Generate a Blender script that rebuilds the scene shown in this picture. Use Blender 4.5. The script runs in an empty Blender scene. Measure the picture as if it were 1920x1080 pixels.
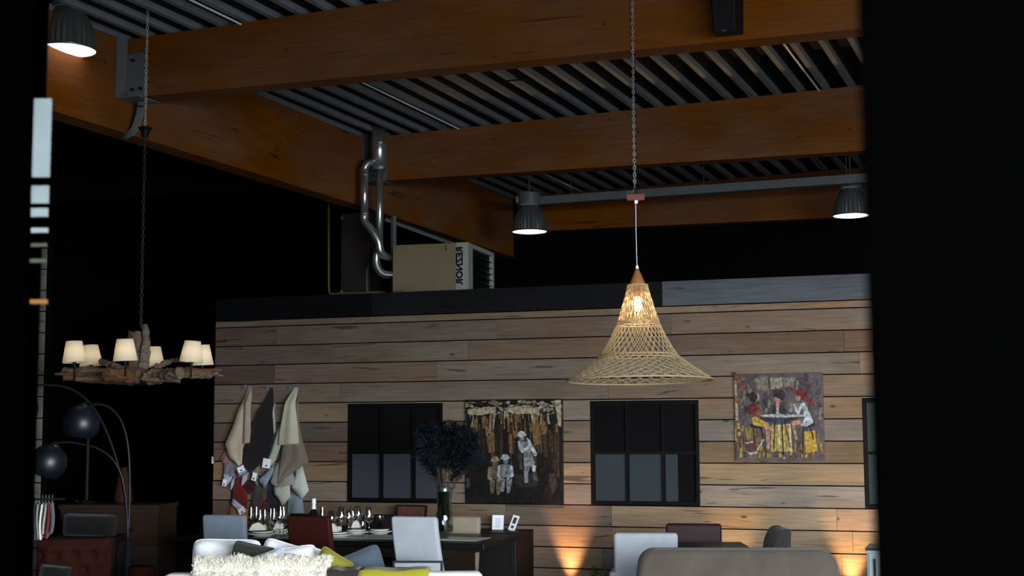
import bpy, bmesh, math, random
from mathutils import Matrix, Vector, noise as mnoise

random.seed(7)
scene = bpy.context.scene
C = scene.collection

# ------------------------------------------------------------------ camera
F = 2600.0                       # focal length in pixels of the 1920 px frame
EYE = Vector((0, 0, 1.65))
PITCH = math.atan(261 / F)
ROLL = math.radians(0.3)
_r, _u = Vector((1, 0, 0)), Vector((0, -math.sin(PITCH), math.cos(PITCH)))
FWD = Vector((0, math.cos(PITCH), math.sin(PITCH)))
RIGHT = _r * math.cos(ROLL) - _u * math.sin(ROLL)
UP = _u * math.cos(ROLL) + _r * math.sin(ROLL)
cam_data = bpy.data.cameras.new('camera')
cam = bpy.data.objects.new('camera', cam_data)
C.objects.link(cam)
cam.matrix_world = Matrix(((RIGHT.x, UP.x, -FWD.x, EYE.x), (RIGHT.y, UP.y, -FWD.y, EYE.y),
                           (RIGHT.z, UP.z, -FWD.z, EYE.z), (0, 0, 0, 1)))
cam_data.sensor_fit = 'HORIZONTAL'
cam_data.sensor_width = 36.0
cam_data.lens = F / 1920 * 36.0
cam_data.clip_start = 0.05
cam_data.clip_end = 200
cam_data.dof.use_dof = True
cam_data.dof.focus_distance = 12.0
cam_data.dof.aperture_fstop = 5.0
scene.camera = cam

# ------------------------------------------------------------------ world, exposure
SKY = 50.0
world = bpy.data.worlds.new('overcast_sky')
scene.world = world
world.use_nodes = True
bg = world.node_tree.nodes['Background']
bg.inputs[0].default_value = (0.86, 0.94, 1.0, 1)
bg.inputs[1].default_value = SKY
vs = scene.view_settings
vs.view_transform = 'Standard'
vs.look = 'None'
vs.exposure = 0.0
vs.gamma = 1.0
vs.use_curve_mapping = False
scene.cycles.use_denoising = True
scene.cycles.max_bounces = 8
scene.cycles.sample_clamp_indirect = 6.0

# ------------------------------------------------------------------ frames of the building
A = math.radians(21.8)           # roof grid
U = Vector((math.cos(A), -math.sin(A), 0)); V = Vector((math.sin(A), math.cos(A), 0))
AW = math.radians(18.9)          # plank wall
UW = Vector((math.cos(AW), -math.sin(AW), 0)); VW = Vector((math.sin(AW), math.cos(AW), 0))
Z = Vector((0, 0, 1))


def ray(px, py):
    return (RIGHT * ((px - 960) / F) + UP * (-(py - 540) / F) + FWD).normalized()


def hit(px, py, p0, n):
    d = ray(px, py)
    return EYE + d * ((p0 - EYE).dot(n) / d.dot(n))


def at(px, py, Y):
    return hit(px, py, Vector((0, Y, 0)), Vector((0, 1, 0)))


def atz(px, py, z):
    return hit(px, py, Vector((0, 0, z)), Z)


def G(u, v, z=0.0):
    return U * u + V * v + Z * z


def uv(p):
    return p.dot(U), p.dot(V)


W0 = at(500, 801, 14.1); W0.z = 0


def wp(u, z, d=0.0):             # point on the plank wall, d metres proud of it
    return W0 + UW * u - VW * d + Z * z


def wu(px, py, d=0.0):
    p = hit(px, py, W0 - VW * d, VW)
    return (p - W0).dot(UW), p.z


# ------------------------------------------------------------------ materials
MATS = {}


def srgb(r, g, b):
    def f(c):
        c /= 255.0
        return c / 12.92 if c <= 0.04045 else ((c + 0.055) / 1.055) ** 2.4
    return (f(r), f(g), f(b), 1)


def mat(name, col=(.5, .5, .5, 1), rough=.6, metal=0.0, spec=.3, vary=0.0, scale=8.0, bump=0.0, bscale=60.0,
        stretch=(1, 1, 1), emit=None, estr=0.0, sheen=0.0, use_obj=False, use_attr=False):
    if name in MATS:
        return MATS[name]
    m = bpy.data.materials.new(name)
    m.use_nodes = True
    nt = m.node_tree; N = nt.nodes; L = nt.links
    b = N['Principled BSDF']
    b.inputs['Base Color'].default_value = col
    b.inputs['Roughness'].default_value = rough
    b.inputs['Metallic'].default_value = metal
    b.inputs['Specular IOR Level'].default_value = spec
    if sheen:
        b.inputs['Sheen Weight'].default_value = sheen
    if emit:
        b.inputs['Emission Color'].default_value = emit
        b.inputs['Emission Strength'].default_value = estr
    tc = N.new('ShaderNodeTexCoord')
    mp = N.new('ShaderNodeMapping'); mp.inputs['Scale'].default_value = stretch
    L.new(tc.outputs['Object'], mp.inputs['Vector'])
    src = None
    if use_obj:
        oi = N.new('ShaderNodeObjectInfo'); src = oi.outputs['Color']
    if use_attr:
        at_ = N.new('ShaderNodeVertexColor'); at_.layer_name = 'Col'; src = at_.outputs['Color']
    if vary or src is not None:
        nz = N.new('ShaderNodeTexNoise'); nz.inputs['Scale'].default_value = scale; nz.inputs['Detail'].default_value = 5
        L.new(mp.outputs[0], nz.inputs['Vector'])
        rp = N.new('ShaderNodeMapRange')
        rp.inputs['From Min'].default_value = .3; rp.inputs['From Max'].default_value = .7
        rp.inputs['To Min'].default_value = 1 - vary; rp.inputs['To Max'].default_value = 1 + vary
        L.new(nz.outputs['Fac'], rp.inputs['Value'])
        mx = N.new('ShaderNodeMix'); mx.data_type = 'RGBA'; mx.blend_type = 'MULTIPLY'
        mx.inputs['Factor'].default_value = 1
        if src is not None:
            L.new(src, mx.inputs[6])
        else:
            mx.inputs[6].default_value = col
        cb = N.new('ShaderNodeCombineColor')
        for i in range(3):
            L.new(rp.outputs[0], cb.inputs[i])
        L.new(cb.outputs[0], mx.inputs[7])
        L.new(mx.outputs[2], b.inputs['Base Color'])
    if bump:
        n2 = N.new('ShaderNodeTexNoise'); n2.inputs['Scale'].default_value = bscale; n2.inputs['Detail'].default_value = 4
        L.new(mp.outputs[0], n2.inputs['Vector'])
        bp = N.new('ShaderNodeBump'); bp.inputs['Strength'].default_value = bump; bp.inputs['Distance'].default_value = .01
        L.new(n2.outputs['Fac'], bp.inputs['Height']); L.new(bp.outputs[0], b.inputs['Normal'])
    MATS[name] = m
    return m


def wood_mat(name, base=None, grain=.35, knots=True, length_axis=0, tint_var=.15, rough=.75, knot_scale=2.2, spec=.15, sat=(.5, 1.0), crack=.30, gain=1.0):
    """Plank wood: grain runs along the object's own x axis; base None takes the colour of the object."""
    m = bpy.data.materials.new(name); m.use_nodes = True
    nt = m.node_tree; N = nt.nodes; L = nt.links
    b = N['Principled BSDF']; b.inputs['Roughness'].default_value = rough; b.inputs['Specular IOR Level'].default_value = spec
    tc = N.new('ShaderNodeTexCoord'); oi = N.new('ShaderNodeObjectInfo')
    ml = N.new('ShaderNodeMath'); ml.operation = 'MULTIPLY'; ml.inputs[1].default_value = 57.0
    L.new(oi.outputs['Random'], ml.inputs[0])
    ad = N.new('ShaderNodeVectorMath'); ad.operation = 'ADD'
    L.new(tc.outputs['Object'], ad.inputs[0]); L.new(ml.outputs[0], ad.inputs[1])

    def noise(sc, st, det=5, dist=0.0):
        mp = N.new('ShaderNodeMapping'); mp.inputs['Scale'].default_value = st
        L.new(ad.outputs[0], mp.inputs['Vector'])
        n = N.new('ShaderNodeTexNoise'); n.inputs['Scale'].default_value = sc; n.inputs['Detail'].default_value = det
        n.inputs['Distortion'].default_value = dist
        L.new(mp.outputs[0], n.inputs['Vector'])
        return n.outputs['Fac']

    def rng(s, a, c, lo, hi):
        r = N.new('ShaderNodeMapRange')
        for k, v_ in zip(('From Min', 'From Max', 'To Min', 'To Max'), (a, c, lo, hi)):
            r.inputs[k].default_value = v_
        L.new(s, r.inputs['Value'])
        return r.outputs[0]

    def mul(a, c):
        x = N.new('ShaderNodeMath'); x.operation = 'MULTIPLY'; L.new(a, x.inputs[0]); L.new(c, x.inputs[1]); return x.outputs[0]
    fine = rng(noise(6, (.5, 9, 9), 6, .6), .3, .7, 1 - grain, 1 + grain * .6)
    blotch = rng(noise(1.6, (.7, 2.2, 2.2), 3), .3, .7, 1 - tint_var, 1 + tint_var)
    val = mul(fine, blotch)
    if knots:
        mp = N.new('ShaderNodeMapping'); mp.inputs['Scale'].default_value = (1.0, 2.0, 2.0)
        L.new(ad.outputs[0], mp.inputs['Vector'])
        vo = N.new('ShaderNodeTexVoronoi'); vo.inputs['Scale'].default_value = knot_scale
        L.new(mp.outputs[0], vo.inputs['Vector'])
        val = mul(val, rng(vo.outputs['Distance'], .035, .085, .32, 1.0))
        cr = rng(noise(2.2, (.55, 6, 6), 2, 1.2), crack, crack + .035, .45, 1.0)
        val = mul(val, cr)
    cb = N.new('ShaderNodeCombineColor')
    for i in range(3):
        L.new(val, cb.inputs[i])
    mx = N.new('ShaderNodeMix'); mx.data_type = 'RGBA'; mx.blend_type = 'MULTIPLY'; mx.inputs['Factor'].default_value = 1
    if base is None:
        L.new(oi.outputs['Color'], mx.inputs[6])
    else:
        mx.inputs[6].default_value = base
    L.new(cb.outputs[0], mx.inputs[7])
    hs = N.new('ShaderNodeHueSaturation')
    L.new(mx.outputs[2], hs.inputs['Color'])
    L.new(rng(noise(1.1, (.8, 1.5, 1.5), 2), .3, .7, sat[0], sat[1]), hs.inputs['Saturation'])
    hs.inputs['Value'].default_value = gain
    L.new(hs.outputs[0], b.inputs['Base Color'])
    bp = N.new('ShaderNodeBump'); bp.inputs['Strength'].default_value = .35; bp.inputs['Distance'].default_value = .004
    L.new(fine, bp.inputs['Height']); L.new(bp.outputs[0], b.inputs['Normal'])
    MATS[name] = m
    return m


def glass_mat(name, tint=(1, 1, 1, 1), refl=1.0):
    m = bpy.data.materials.new(name); m.use_nodes = True
    nt = m.node_tree; N = nt.nodes; L = nt.links
    N.remove(N['Principled BSDF'])
    out = N['Material Output']
    tr = N.new('ShaderNodeBsdfTransparent'); tr.inputs[0].default_value = tint
    gl = N.new('ShaderNodeBsdfGlossy'); gl.inputs['Roughness'].default_value = .03
    fr = N.new('ShaderNodeLayerWeight'); fr.inputs['Blend'].default_value = .35
    mr = N.new('ShaderNodeMapRange')
    mr.inputs['From Min'].default_value = 0; mr.inputs['From Max'].default_value = 1
    mr.inputs['To Min'].default_value = .10 * refl; mr.inputs['To Max'].default_value = .95
    L.new(fr.outputs['Facing'], mr.inputs['Value'])
    mx = N.new('ShaderNodeMixShader')
    L.new(mr.outputs[0], mx.inputs[0]); L.new(tr.outputs[0], mx.inputs[1]); L.new(gl.outputs[0], mx.inputs[2])
    L.new(mx.outputs[0], out.inputs[0])
    MATS[name] = m
    return m


def shade_mat(name, col, trans=.5):
    m = bpy.data.materials.new(name); m.use_nodes = True
    nt = m.node_tree; N = nt.nodes; L = nt.links
    N.remove(N['Principled BSDF'])
    d = N.new('ShaderNodeBsdfDiffuse'); d.inputs[0].default_value = col
    t = N.new('ShaderNodeBsdfTranslucent'); t.inputs[0].default_value = col
    mx = N.new('ShaderNodeMixShader'); mx.inputs[0].default_value = trans
    L.new(d.outputs[0], mx.inputs[1]); L.new(t.outputs[0], mx.inputs[2]); L.new(mx.outputs[0], N['Material Output'].inputs[0])
    MATS[name] = m
    return m


# ------------------------------------------------------------------ mesh helpers
MWORLD = {}


class MB:
    def __init__(self, M=None):
        self.v = []; self.f = []; self.c = []; self.M = M; self.smooth = False

    def add(self, vs_, fs_, col=None):
        o = len(self.v)
        for p in vs_:
            p = Vector(p)
            self.v.append(self.M @ p if self.M else p)
        for f in fs_:
            self.f.append(tuple(i + o for i in f)); self.c.append(col)
        return self

    def hexa(self, p, col=None):          # 8 corners, bottom ring then top ring
        return self.add(p, [(3, 2, 1, 0), (4, 5, 6, 7), (0, 1, 5, 4), (1, 2, 6, 5), (2, 3, 7, 6), (3, 0, 4, 7)], col)

    def box(self, lo, hi, col=None):
        x0, y0, z0 = lo; x1, y1, z1 = hi
        return self.hexa([(x0, y0, z0), (x1, y0, z0), (x1, y1, z0), (x0, y1, z0), (x0, y0, z1), (x1, y0, z1), (x1, y1, z1), (x0, y1, z1)], col)

    def obox(self, o, ex, ey, ez, col=None):   # origin corner and three edge vectors
        o, ex, ey, ez = Vector(o), Vector(ex), Vector(ey), Vector(ez)
        return self.hexa([o, o + ex, o + ex + ey, o + ey, o + ez, o + ex + ez, o + ex + ey + ez, o + ey + ez], col)

    def prism(self, pts, ext, col=None):
        pts = [Vector(p) for p in pts]; ext = Vector(ext); n = len(pts)
        nrm = Vector((0, 0, 0))
        for i in range(n):
            nrm += pts[i].cross(pts[(i + 1) % n])
        if nrm.dot(ext) > 0:
            pts = pts[::-1]
        vs_ = pts + [p + ext for p in pts]
        fs_ = [tuple(range(n)), tuple(range(2 * n - 1, n - 1, -1))] + [((i + 1) % n, i, n + i, n + (i + 1) % n) for i in range(n)]
        return self.add(vs_, fs_, col)

    def tube(self, pts, rad, n=8, caps=True, col=None, closed=False):
        pts = [Vector(p) for p in pts]; k = len(pts)
        if not hasattr(rad, '__len__'):
            rad = [rad] * k
        vs_ = []; fs_ = []; prev = None
        for i in range(k):
            if closed:
                t = pts[(i + 1) % k] - pts[i - 1]
            else:
                t = pts[min(i + 1, k - 1)] - pts[max(i - 1, 0)]
            t.normalize()
            if prev is None:
                a = Vector((0, 0, 1)) if abs(t.z) < .9 else Vector((1, 0, 0))
                prev = (a - t * a.dot(t)).normalized()
            else:
                prev = (prev - t * prev.dot(t)).normalized()
            b = t.cross(prev)
            for j in range(n):
                q = 2 * math.pi * j / n
                vs_.append(pts[i] + (prev * math.cos(q) + b * math.sin(q)) * rad[i])
        for i in range(k if closed else k - 1):
            i2 = (i + 1) % k
            for j in range(n):
                fs_.append((i * n + j, i * n + (j + 1) % n, i2 * n + (j + 1) % n, i2 * n + j))
        if caps and not closed:
            fs_.append(tuple(range(n - 1, -1, -1))); fs_.append(tuple((k - 1) * n + j for j in range(n)))
        return self.add(vs_, fs_, col)

    def lathe(self, prof, n=24, o=(0, 0, 0), col=None, mod=None):   # prof: (radius, z)
        o = Vector(o); vs_ = []; fs_ = []
        for i, (r, z) in enumerate(prof):
            for j in range(n):
                q = 2 * math.pi * j / n
                rr = r * (mod(i, j) if mod else 1)
                vs_.append(o + Vector((rr * math.cos(q), rr * math.sin(q), z)))
        for i in range(len(prof) - 1):
            for j in range(n):
                fs_.append((i * n + j, i * n + (j + 1) % n, (i + 1) * n + (j + 1) % n, (i + 1) * n + j))
        return self.add(vs_, fs_, col)

    def disc(self, r, z, n=24, o=(0, 0, 0), up=True):
        o = Vector(o)
        vs_ = [o + Vector((r * math.cos(2 * math.pi * j / n), r * math.sin(2 * math.pi * j / n), z)) for j in range(n)]
        return self.add(vs_, [tuple(range(n)) if up else tuple(range(n - 1, -1, -1))])

    def grid(self, fn, nx, ny, close_back=None):
        vs_ = [fn(i / nx, j / ny) for j in range(ny + 1) for i in range(nx + 1)]
        fs_ = [(j * (nx + 1) + i, j * (nx + 1) + i + 1, (j + 1) * (nx + 1) + i + 1, (j + 1) * (nx + 1) + i) for j in range(ny) for i in range(nx)]
        return self.add(vs_, fs_)

    def build(self, name, material, parent=None, local=False, smooth=None, bevel=0, bseg=2, subsurf=0, solid=0, recenter=True, kind=None, col=None):
        me = bpy.data.meshes.new(name)
        vs_ = self.v
        loc = Vector((0, 0, 0))
        if parent is not None and not local:
            inv = MWORLD[parent.name].inverted()
            vs_ = [inv @ p for p in vs_]
        elif parent is None and recenter and vs_:
            lo = Vector((min(p.x for p in vs_), min(p.y for p in vs_), min(p.z for p in vs_)))
            hi = Vector((max(p.x for p in vs_), max(p.y for p in vs_), max(p.z for p in vs_)))
            loc = (lo + hi) / 2; loc.z = lo.z
            vs_ = [p - loc for p in vs_]
        me.from_pydata([tuple(p) for p in vs_], [], self.f)
        if any(c is not None for c in self.c):
            ca = me.color_attributes.new('Col', 'FLOAT_COLOR', 'CORNER')
            for poly in me.polygons:
                c = self.c[poly.index] or (.5, .5, .5, 1)
                for li in poly.loop_indices:
                    ca.data[li].color = c
        if smooth is not None or self.smooth:
            me.polygons.foreach_set('use_smooth', [True] * len(me.polygons))
            if smooth not in (None, True):
                pass
        me.materials.append(material)
        me.update()
        o = bpy.data.objects.new(name, me); C.objects.link(o)
        o.location = loc
        if parent is not None:
            o.parent = parent; MWORLD[o.name] = MWORLD[parent.name]
        else:
            MWORLD[o.name] = Matrix.Translation(loc)
        if solid:
            s = o.modifiers.new('thickness', 'SOLIDIFY'); s.thickness = solid; s.offset = 0
        if bevel:
            bv = o.modifiers.new('bevel', 'BEVEL'); bv.width = bevel; bv.segments = bseg; bv.limit_method = 'ANGLE'
        if subsurf:
            ss = o.modifiers.new('subsurf', 'SUBSURF'); ss.levels = subsurf; ss.render_levels = subsurf
        if kind:
            o['kind'] = kind
        if col:
            o.color = col
        return o


def tag(o, label=None, cat=None, group=None, kind=None):
    if label: o['label'] = label
    if cat: o['category'] = cat
    if group: o['group'] = group
    if kind: o['kind'] = kind
    return o


def thing(name, label, cat, loc=(0, 0, 0), rz=0.0, group=None, kind=None):
    o = bpy.data.objects.new(name, None); C.objects.link(o)
    o.location = loc; o.rotation_euler = (0, 0, rz); o.empty_display_size = .1
    MWORLD[o.name] = Matrix.Translation(Vector(loc)) @ Matrix.Rotation(rz, 4, 'Z')
    tag(o, label, cat, group, kind)
    return o


def point(name, loc, power, color, radius=.03, parent=None):
    l = bpy.data.lights.new(name, 'POINT'); l.energy = power; l.color = color; l.shadow_soft_size = radius
    o = bpy.data.objects.new(name, l); C.objects.link(o)
    if parent is not None:
        o.parent = parent; o.location = MWORLD[parent.name].inverted() @ Vector(loc)
    else:
        o.location = loc
    return o


def jitter(a):
    return random.uniform(-a, a)


def interp(tab, x):
    if x <= tab[0][0]: return tab[0][1]
    for (a, b), (c, d) in zip(tab, tab[1:]):
        if x <= c:
            return b + (d - b) * (x - a) / (c - a)
    return tab[-1][1]


# materials used widely
M_black = mat('black_paint', (.00005, .00005, .000055, 1), .9, spec=0.0)
M_blackwall = mat('black_wall_paint', (.003, .003, .003, 1), .9, spec=.0)
M_plank = wood_mat('reclaimed_plank', None, grain=.22, gain=.435, sat=(.65, 1.0), spec=.06)
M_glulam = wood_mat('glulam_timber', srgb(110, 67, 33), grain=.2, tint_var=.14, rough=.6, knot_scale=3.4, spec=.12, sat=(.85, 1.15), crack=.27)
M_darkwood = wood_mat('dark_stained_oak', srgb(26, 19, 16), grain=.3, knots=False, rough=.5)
M_brownwood = wood_mat('brown_wood', srgb(110, 66, 34), grain=.3, rough=.5)
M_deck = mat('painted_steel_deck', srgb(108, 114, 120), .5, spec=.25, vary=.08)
M_infill_shade = mat('dark_infill_shade', srgb(42, 38, 37), .95, spec=.0)
M_deck_shade = mat('shaded_steel_deck', srgb(10, 10, 11), .7, spec=.05)
M_galv = mat('galvanised_steel', srgb(205, 208, 208), .28, metal=.9, vary=.12, scale=14)
M_steel = mat('grey_painted_steel', srgb(92, 97, 99), .5, spec=.25, vary=.06)
M_blackmetal = mat('black_metal', srgb(26, 27, 30), .35, metal=.3, spec=.5)
M_concrete = mat('polished_concrete', srgb(84, 80, 76), .5, vary=.2, scale=2)
M_asphalt = mat('paving_outside', srgb(95, 95, 95), .9, vary=.2, scale=3)
M_black_leather = mat('black_leather', srgb(22, 20, 20), .45, spec=.4)

# ------------------------------------------------------------------ shell
GB = 4.05                                           # underside of the girder
UG = uv(atz(642, 375, GB))[0]                       # right face of the girder
V1 = uv(atz(228, 250, GB))[1]
V2 = uv(atz(690, 389.5, GB))[1]
V3 = uv(atz(955, 474, GB))[1]
VB = V3 + .25                                       # black rear wall
VF = 1.1                                            # shop front
UL, UR = UG - 6.5, 11.0
FL = VF - .15


def deckz(u):
    return 4.83 + .013 * (u - UG)


floor = MB().obox(G(UL, FL, -.1), U * (UR - UL), V * (VB - FL + .2), Z * .1).build('floor', M_concrete); tag(floor, kind='structure')
pave = MB().obox(G(-22, FL - 22, -.12), U * 44, V * 22, Z * .1).build('ground_outside', M_asphalt)
tag(pave, 'grey paving in front of the shop', kind='structure')
wb = MB().obox(G(UL, VB, 0), U * (UR - UL), V * .2, Z * 5.2).build('wall_back', M_blackwall); tag(wb, kind='structure')
wl = MB().obox(G(UL - .2, FL, 0), U * .2, V * (VB - FL + .2), Z * 5.2).build('wall_left', M_blackwall); tag(wl, kind='structure')
wr = MB().obox(G(UR, FL, 0), U * .2, V * (VB - FL + .2), Z * 5.3).build('wall_right', M_blackwall); tag(wr, kind='structure')

# shop front: black piers around the gap one looks through, bays of daylight to either side
uA = uv(hit(51, 540, V * VF, V))[0]; uB = uv(hit(1672, 540, V * VF, V))[0]
HEAD = 2.9
front = thing('wall_front', None, None, G(0, VF, 0), 0, kind='structure')
fd = V * -.15
for (a, b, z0, z1) in ((UL, uA, 0, 5.2), (uB, uB + .5, 0, HEAD), (10.6, UR, 0, 5.2), (uA, 10.6, HEAD, 5.2)):
    MB().obox(G(a, VF, z0), U * (b - a), fd, Z * (z1 - z0)).build('pier' if z0 == 0 else 'lintel', M_black, front)
# leave the sill low so that the floor inside is lit
for i, (a, b) in enumerate(((uB + .5, 10.6),)):
    MB().obox(G(a, VF, 0), U * (b - a), fd, Z * .25).build('sill', M_black, front)
for (a, b) in ((uA, uB), (uB + .5, 10.6)):
    l = bpy.data.lights.new('daylight_portal', 'AREA'); l.shape = 'RECTANGLE'; l.size = b - a; l.size_y = HEAD
    l.cycles.is_portal = True
    o = bpy.data.objects.new('daylight_portal', l); C.objects.link(o)
    c = G((a + b) / 2, VF - .16, HEAD / 2)
    zz = -V; xx = U; yy = zz.cross(xx)
    o.matrix_world = Matrix(((xx.x, yy.x, zz.x, c.x), (xx.y, yy.y, zz.y, c.y), (xx.z, yy.z, zz.z, c.z), (0, 0, 0, 1)))

# edge of an open glass door just inside; plates stand in for its reflections
SYD = 3.0
pe = at(61, 540, SYD); pf_ = at(97, 540, SYD)
st = thing('door_edge', 'dark edge post of an open door at the left with plates imitating pale reflections', 'door', Vector((pe.x, SYD, 0)))
M_strip = mat('pale_edge_reflection', srgb(122, 132, 134), .6, spec=.05, vary=.1)
M_strip2 = mat('dull_edge_reflection', srgb(66, 70, 58), .6, spec=.05, vary=.2)
M_strip3 = mat('orange_edge_reflection', srgb(124, 82, 44), .6, spec=.05, vary=.1)
for (y0, y1, x0, x1, m) in ((186, 333, 66, 98, M_strip), (349, 382, 61, 93, M_strip), (391, 407, 60, 91, M_strip), (428, 437, 60, 91, M_strip),
                            (457, 463, 60, 89, M_strip2), (486, 493, 58, 88, M_strip2), (562, 570, 58, 90, M_strip3)):
    a = at(x0, y0, SYD); b = at(x1, y0, SYD); c = at(x0, y1, SYD)
    MB().box((a.x, SYD - .006, c.z), (b.x, SYD - .001, a.z)).build('plate', m, st)
MB().box((pe.x - .03, SYD, 0), (pe.x + .008, SYD + .03, 2.7)).build('edge_post', M_black, st)

# ------------------------------------------------------------------ roof: deck, girder, beams
ceil_ = thing('ceiling', None, None, G(UG, VF, 4.83), 0, kind='structure')
PITCH_R = .24
nsh = 4
u0 = UL
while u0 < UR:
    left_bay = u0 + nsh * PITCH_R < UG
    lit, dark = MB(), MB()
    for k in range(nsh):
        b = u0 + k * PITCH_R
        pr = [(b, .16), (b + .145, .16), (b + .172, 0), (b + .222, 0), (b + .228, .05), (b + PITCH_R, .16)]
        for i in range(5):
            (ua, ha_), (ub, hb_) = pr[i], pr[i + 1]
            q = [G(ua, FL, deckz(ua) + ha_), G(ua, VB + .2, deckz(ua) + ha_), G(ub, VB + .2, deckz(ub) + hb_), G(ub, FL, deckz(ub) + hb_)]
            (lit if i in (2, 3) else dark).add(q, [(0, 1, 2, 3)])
    sh_ = lit.build('roof_sheet', M_deck_shade if left_bay else M_deck, ceil_)  # left-bay sheets are coloured black to stand for the shade there
    dark.build('infill_and_shade', M_infill_shade, sh_)  # dark trough infill; its colour also paints shade on the upper rib sides
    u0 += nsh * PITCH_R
MB().obox(G(UL, FL, 5.22), U * (UR - UL), V * (VB - FL + .2), Z * .1).build('roof_slab', M_blackwall, ceil_)

girder = thing('girder', 'deep laminated timber girder running away under the roof, carrying the cross beams', 'girder', G(UG - .1, V1, GB))
for (va, vb, d0, d1) in ((FL + .2, V2 + .02, 0, 0), (V2 + .02, V3 + .02, 0, -.06)):
    p = [G(UG, va, GB + d0), G(UG, vb, GB + d1), G(UG, vb, deckz(UG) - .02), G(UG, va, deckz(UG) - .02)]
    o = MB().prism(p, -U * .2).build('girder_length', M_glulam, girder)
    
# grain follows each timber's own length: meshes are built along local x


def timber(name, label, ua, ub, vv, zb, zt, thick=.2, cat='beam'):
    """A tapered cross beam; zb, zt give underside and top as functions of u."""
    M = Matrix(((U.x, V.x, 0, 0), (U.y, V.y, 0, 0), (0, 0, 1, 0), (0, 0, 0, 1)))
    base = G(ua, vv, 0)
    mb = MB()
    mb.prism([(0, 0, zb(ua)), (ub - ua, 0, zb(ub)), (ub - ua, 0, zt(ub)), (0, 0, zt(ua))], (0, thick, 0))
    o = mb.build(name, M_glulam, None, recenter=False)
    o.matrix_world = Matrix.Translation(base) @ M
    return tag(o, label, cat)


bz = lambda u: 4.34 - .015 * (u - UG)
tz = lambda u: deckz(u) - .002
timber('cross_beam', 'nearest timber cross beam, high under the roof with a black speaker on it', UG + .005, UR - .05, V1, bz, tz)
timber('cross_beam', 'middle timber cross beam meeting the girder behind the silver flue pipes', UG + .005, UR - .05, V2, bz, tz)
timber('cross_beam', 'farthest timber cross beam along the black rear wall', UG + .05, UR - .05, V3 + .03, bz, tz)
timber('cross_beam', 'dim timber beam in the dark bay left of the girder', UL + .05, UG - .21, V2, bz, lambda u: 4.7).data.materials[0] = M_darkwood  # dark wood colour stands for the shade of this bay
# rebuild girder lengths with local x along V so the grain follows
for o in list(girder.children):
    me = o.data
    MW = MWORLD[girder.name]
    M = Matrix(((V.x, -U.x, 0, 0), (V.y, -U.y, 0, 0), (0, 0, 1, 0), (0, 0, 0, 1)))
    for v in me.vertices:
        v.co = M.inverted() @ v.co
    o.matrix_local = M

# beam hanger plates
def hanger(label, vv, w, px_flange):
    h = thing('beam_hanger', label, 'bracket', G(UG, vv, bz(UG) - .02))
    MB().obox(G(UG + .004, vv - .012, bz(UG) - .02), U * .012, V * -.13, Z * .50).build('flange', M_steel, h)
    MB().obox(G(UG + .02, vv - .004, bz(UG) + .0), U * w, V * -.010, Z * .36).build('plate', M_steel, h)
    MB().obox(G(UG + .004, vv + .15, bz(UG) - .03), U * (w + .02), V * -.28, Z * .012).build('seat_plate', M_steel, h)
    for (du, dz) in ((.06, .06), (.06, .3), (w - .05, .06)):
        c = G(UG + .02 + du, vv - .014, bz(UG) + dz)
        MB().tube([c, c - V * .02], .014, 6).build('bolt', M_blackmetal, h)
    return h


hanger('grey steel hanger plate joining the nearest beam to the girder', V1, .19, 0)
hanger('grey steel hanger plate behind the flue pipes at the middle beam', V2, .22, 0)

# thin conduits along the deck
M_conduit = mat('white_conduit', srgb(225, 226, 228), .4)
for lab, (xa, ya), va, vb in (('thin pale conduit under the roof between first and second beam, near the flue', (640, 140), V1 + .2, V2),
                              ('thin pale conduit under the roof right of the pendant chain', (1451, 73), V1 + .2, V2),
                              ('thin pale conduit under the roof behind the middle beam', (1010, 324), V2 + .25, V3),
                              ('thin pale conduit under the roof before the nearest beam', (365, 9), VF + .2, V1)):
    p = atz(xa, ya, 4.81); u_, _ = uv(p)
    z_ = deckz(u_) - .012
    o = MB().tube([G(u_, va, z_), G(u_, (va + vb) / 2, z_), G(u_, vb, z_)], .009, 6).build('conduit', M_conduit); tag(o, lab, 'conduit')
# cable tray under the rear deck
pA = at(985, 385, 17.4); uT, vT = uv(pA)
ct = thing('cable_tray', 'long grey cable tray hung beneath the deck before the rear beam', 'cable tray', G(uT, vT, pA.z))
MB().obox(G(uT, vT, pA.z), U * 8, V * .12, Z * .012).build('tray_base', M_steel, ct)
MB().obox(G(uT, vT, pA.z), U * 8, V * -.006, Z * .10).build('tray_side', M_steel, ct)
MB().obox(G(uT, vT + .12, pA.z), U * 8, V * .006, Z * .10).build('tray_side', M_steel, ct)
for k in range(5):
    uu = uT + .6 + k * 1.7
    MB().tube([G(uu, vT + .06, pA.z + .01), G(uu, vT + .06, deckz(uu))], .006, 5).build('hanger_rod', M_steel, ct)

# ------------------------------------------------------------------ plank wall
zr = wu(500, 756.3)[1]
RH = .195
uWL = wu(405, 700)[0]; uWR = 8.2
rows = []
k = -4
while zr - k * RH > 0.02:
    rows.append((zr - k * RH, max(0.0, zr - (k + 1) * RH), k)); k += 1
ZTOP = zr + 4 * RH
plank_wall = thing('wall_planks', 'reclaimed plank partition wall', None, wp(uWL, 0), -AW, kind='structure')
WINS = []
for n, (xa, xb, ya, yb) in enumerate(((654.3, 831.5, 761.5, 937), (1108, 1310.5, 755, 943.5), (1617, 1795, 750.5, 947.5))):
    a = wu(xa, ya); b = wu(xb, ya); c = wu(xa + (1.5 if n else 0), yb)
    WINS.append((a[0], b[0], zr - .02, zr - 5 * RH + .006))
TINT = [srgb(*c) for c in ((168, 138, 112), (176, 142, 110), (160, 136, 118), (186, 150, 112), (150, 128, 112), (172, 146, 122), (190, 156, 118), (158, 140, 126))]
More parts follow.
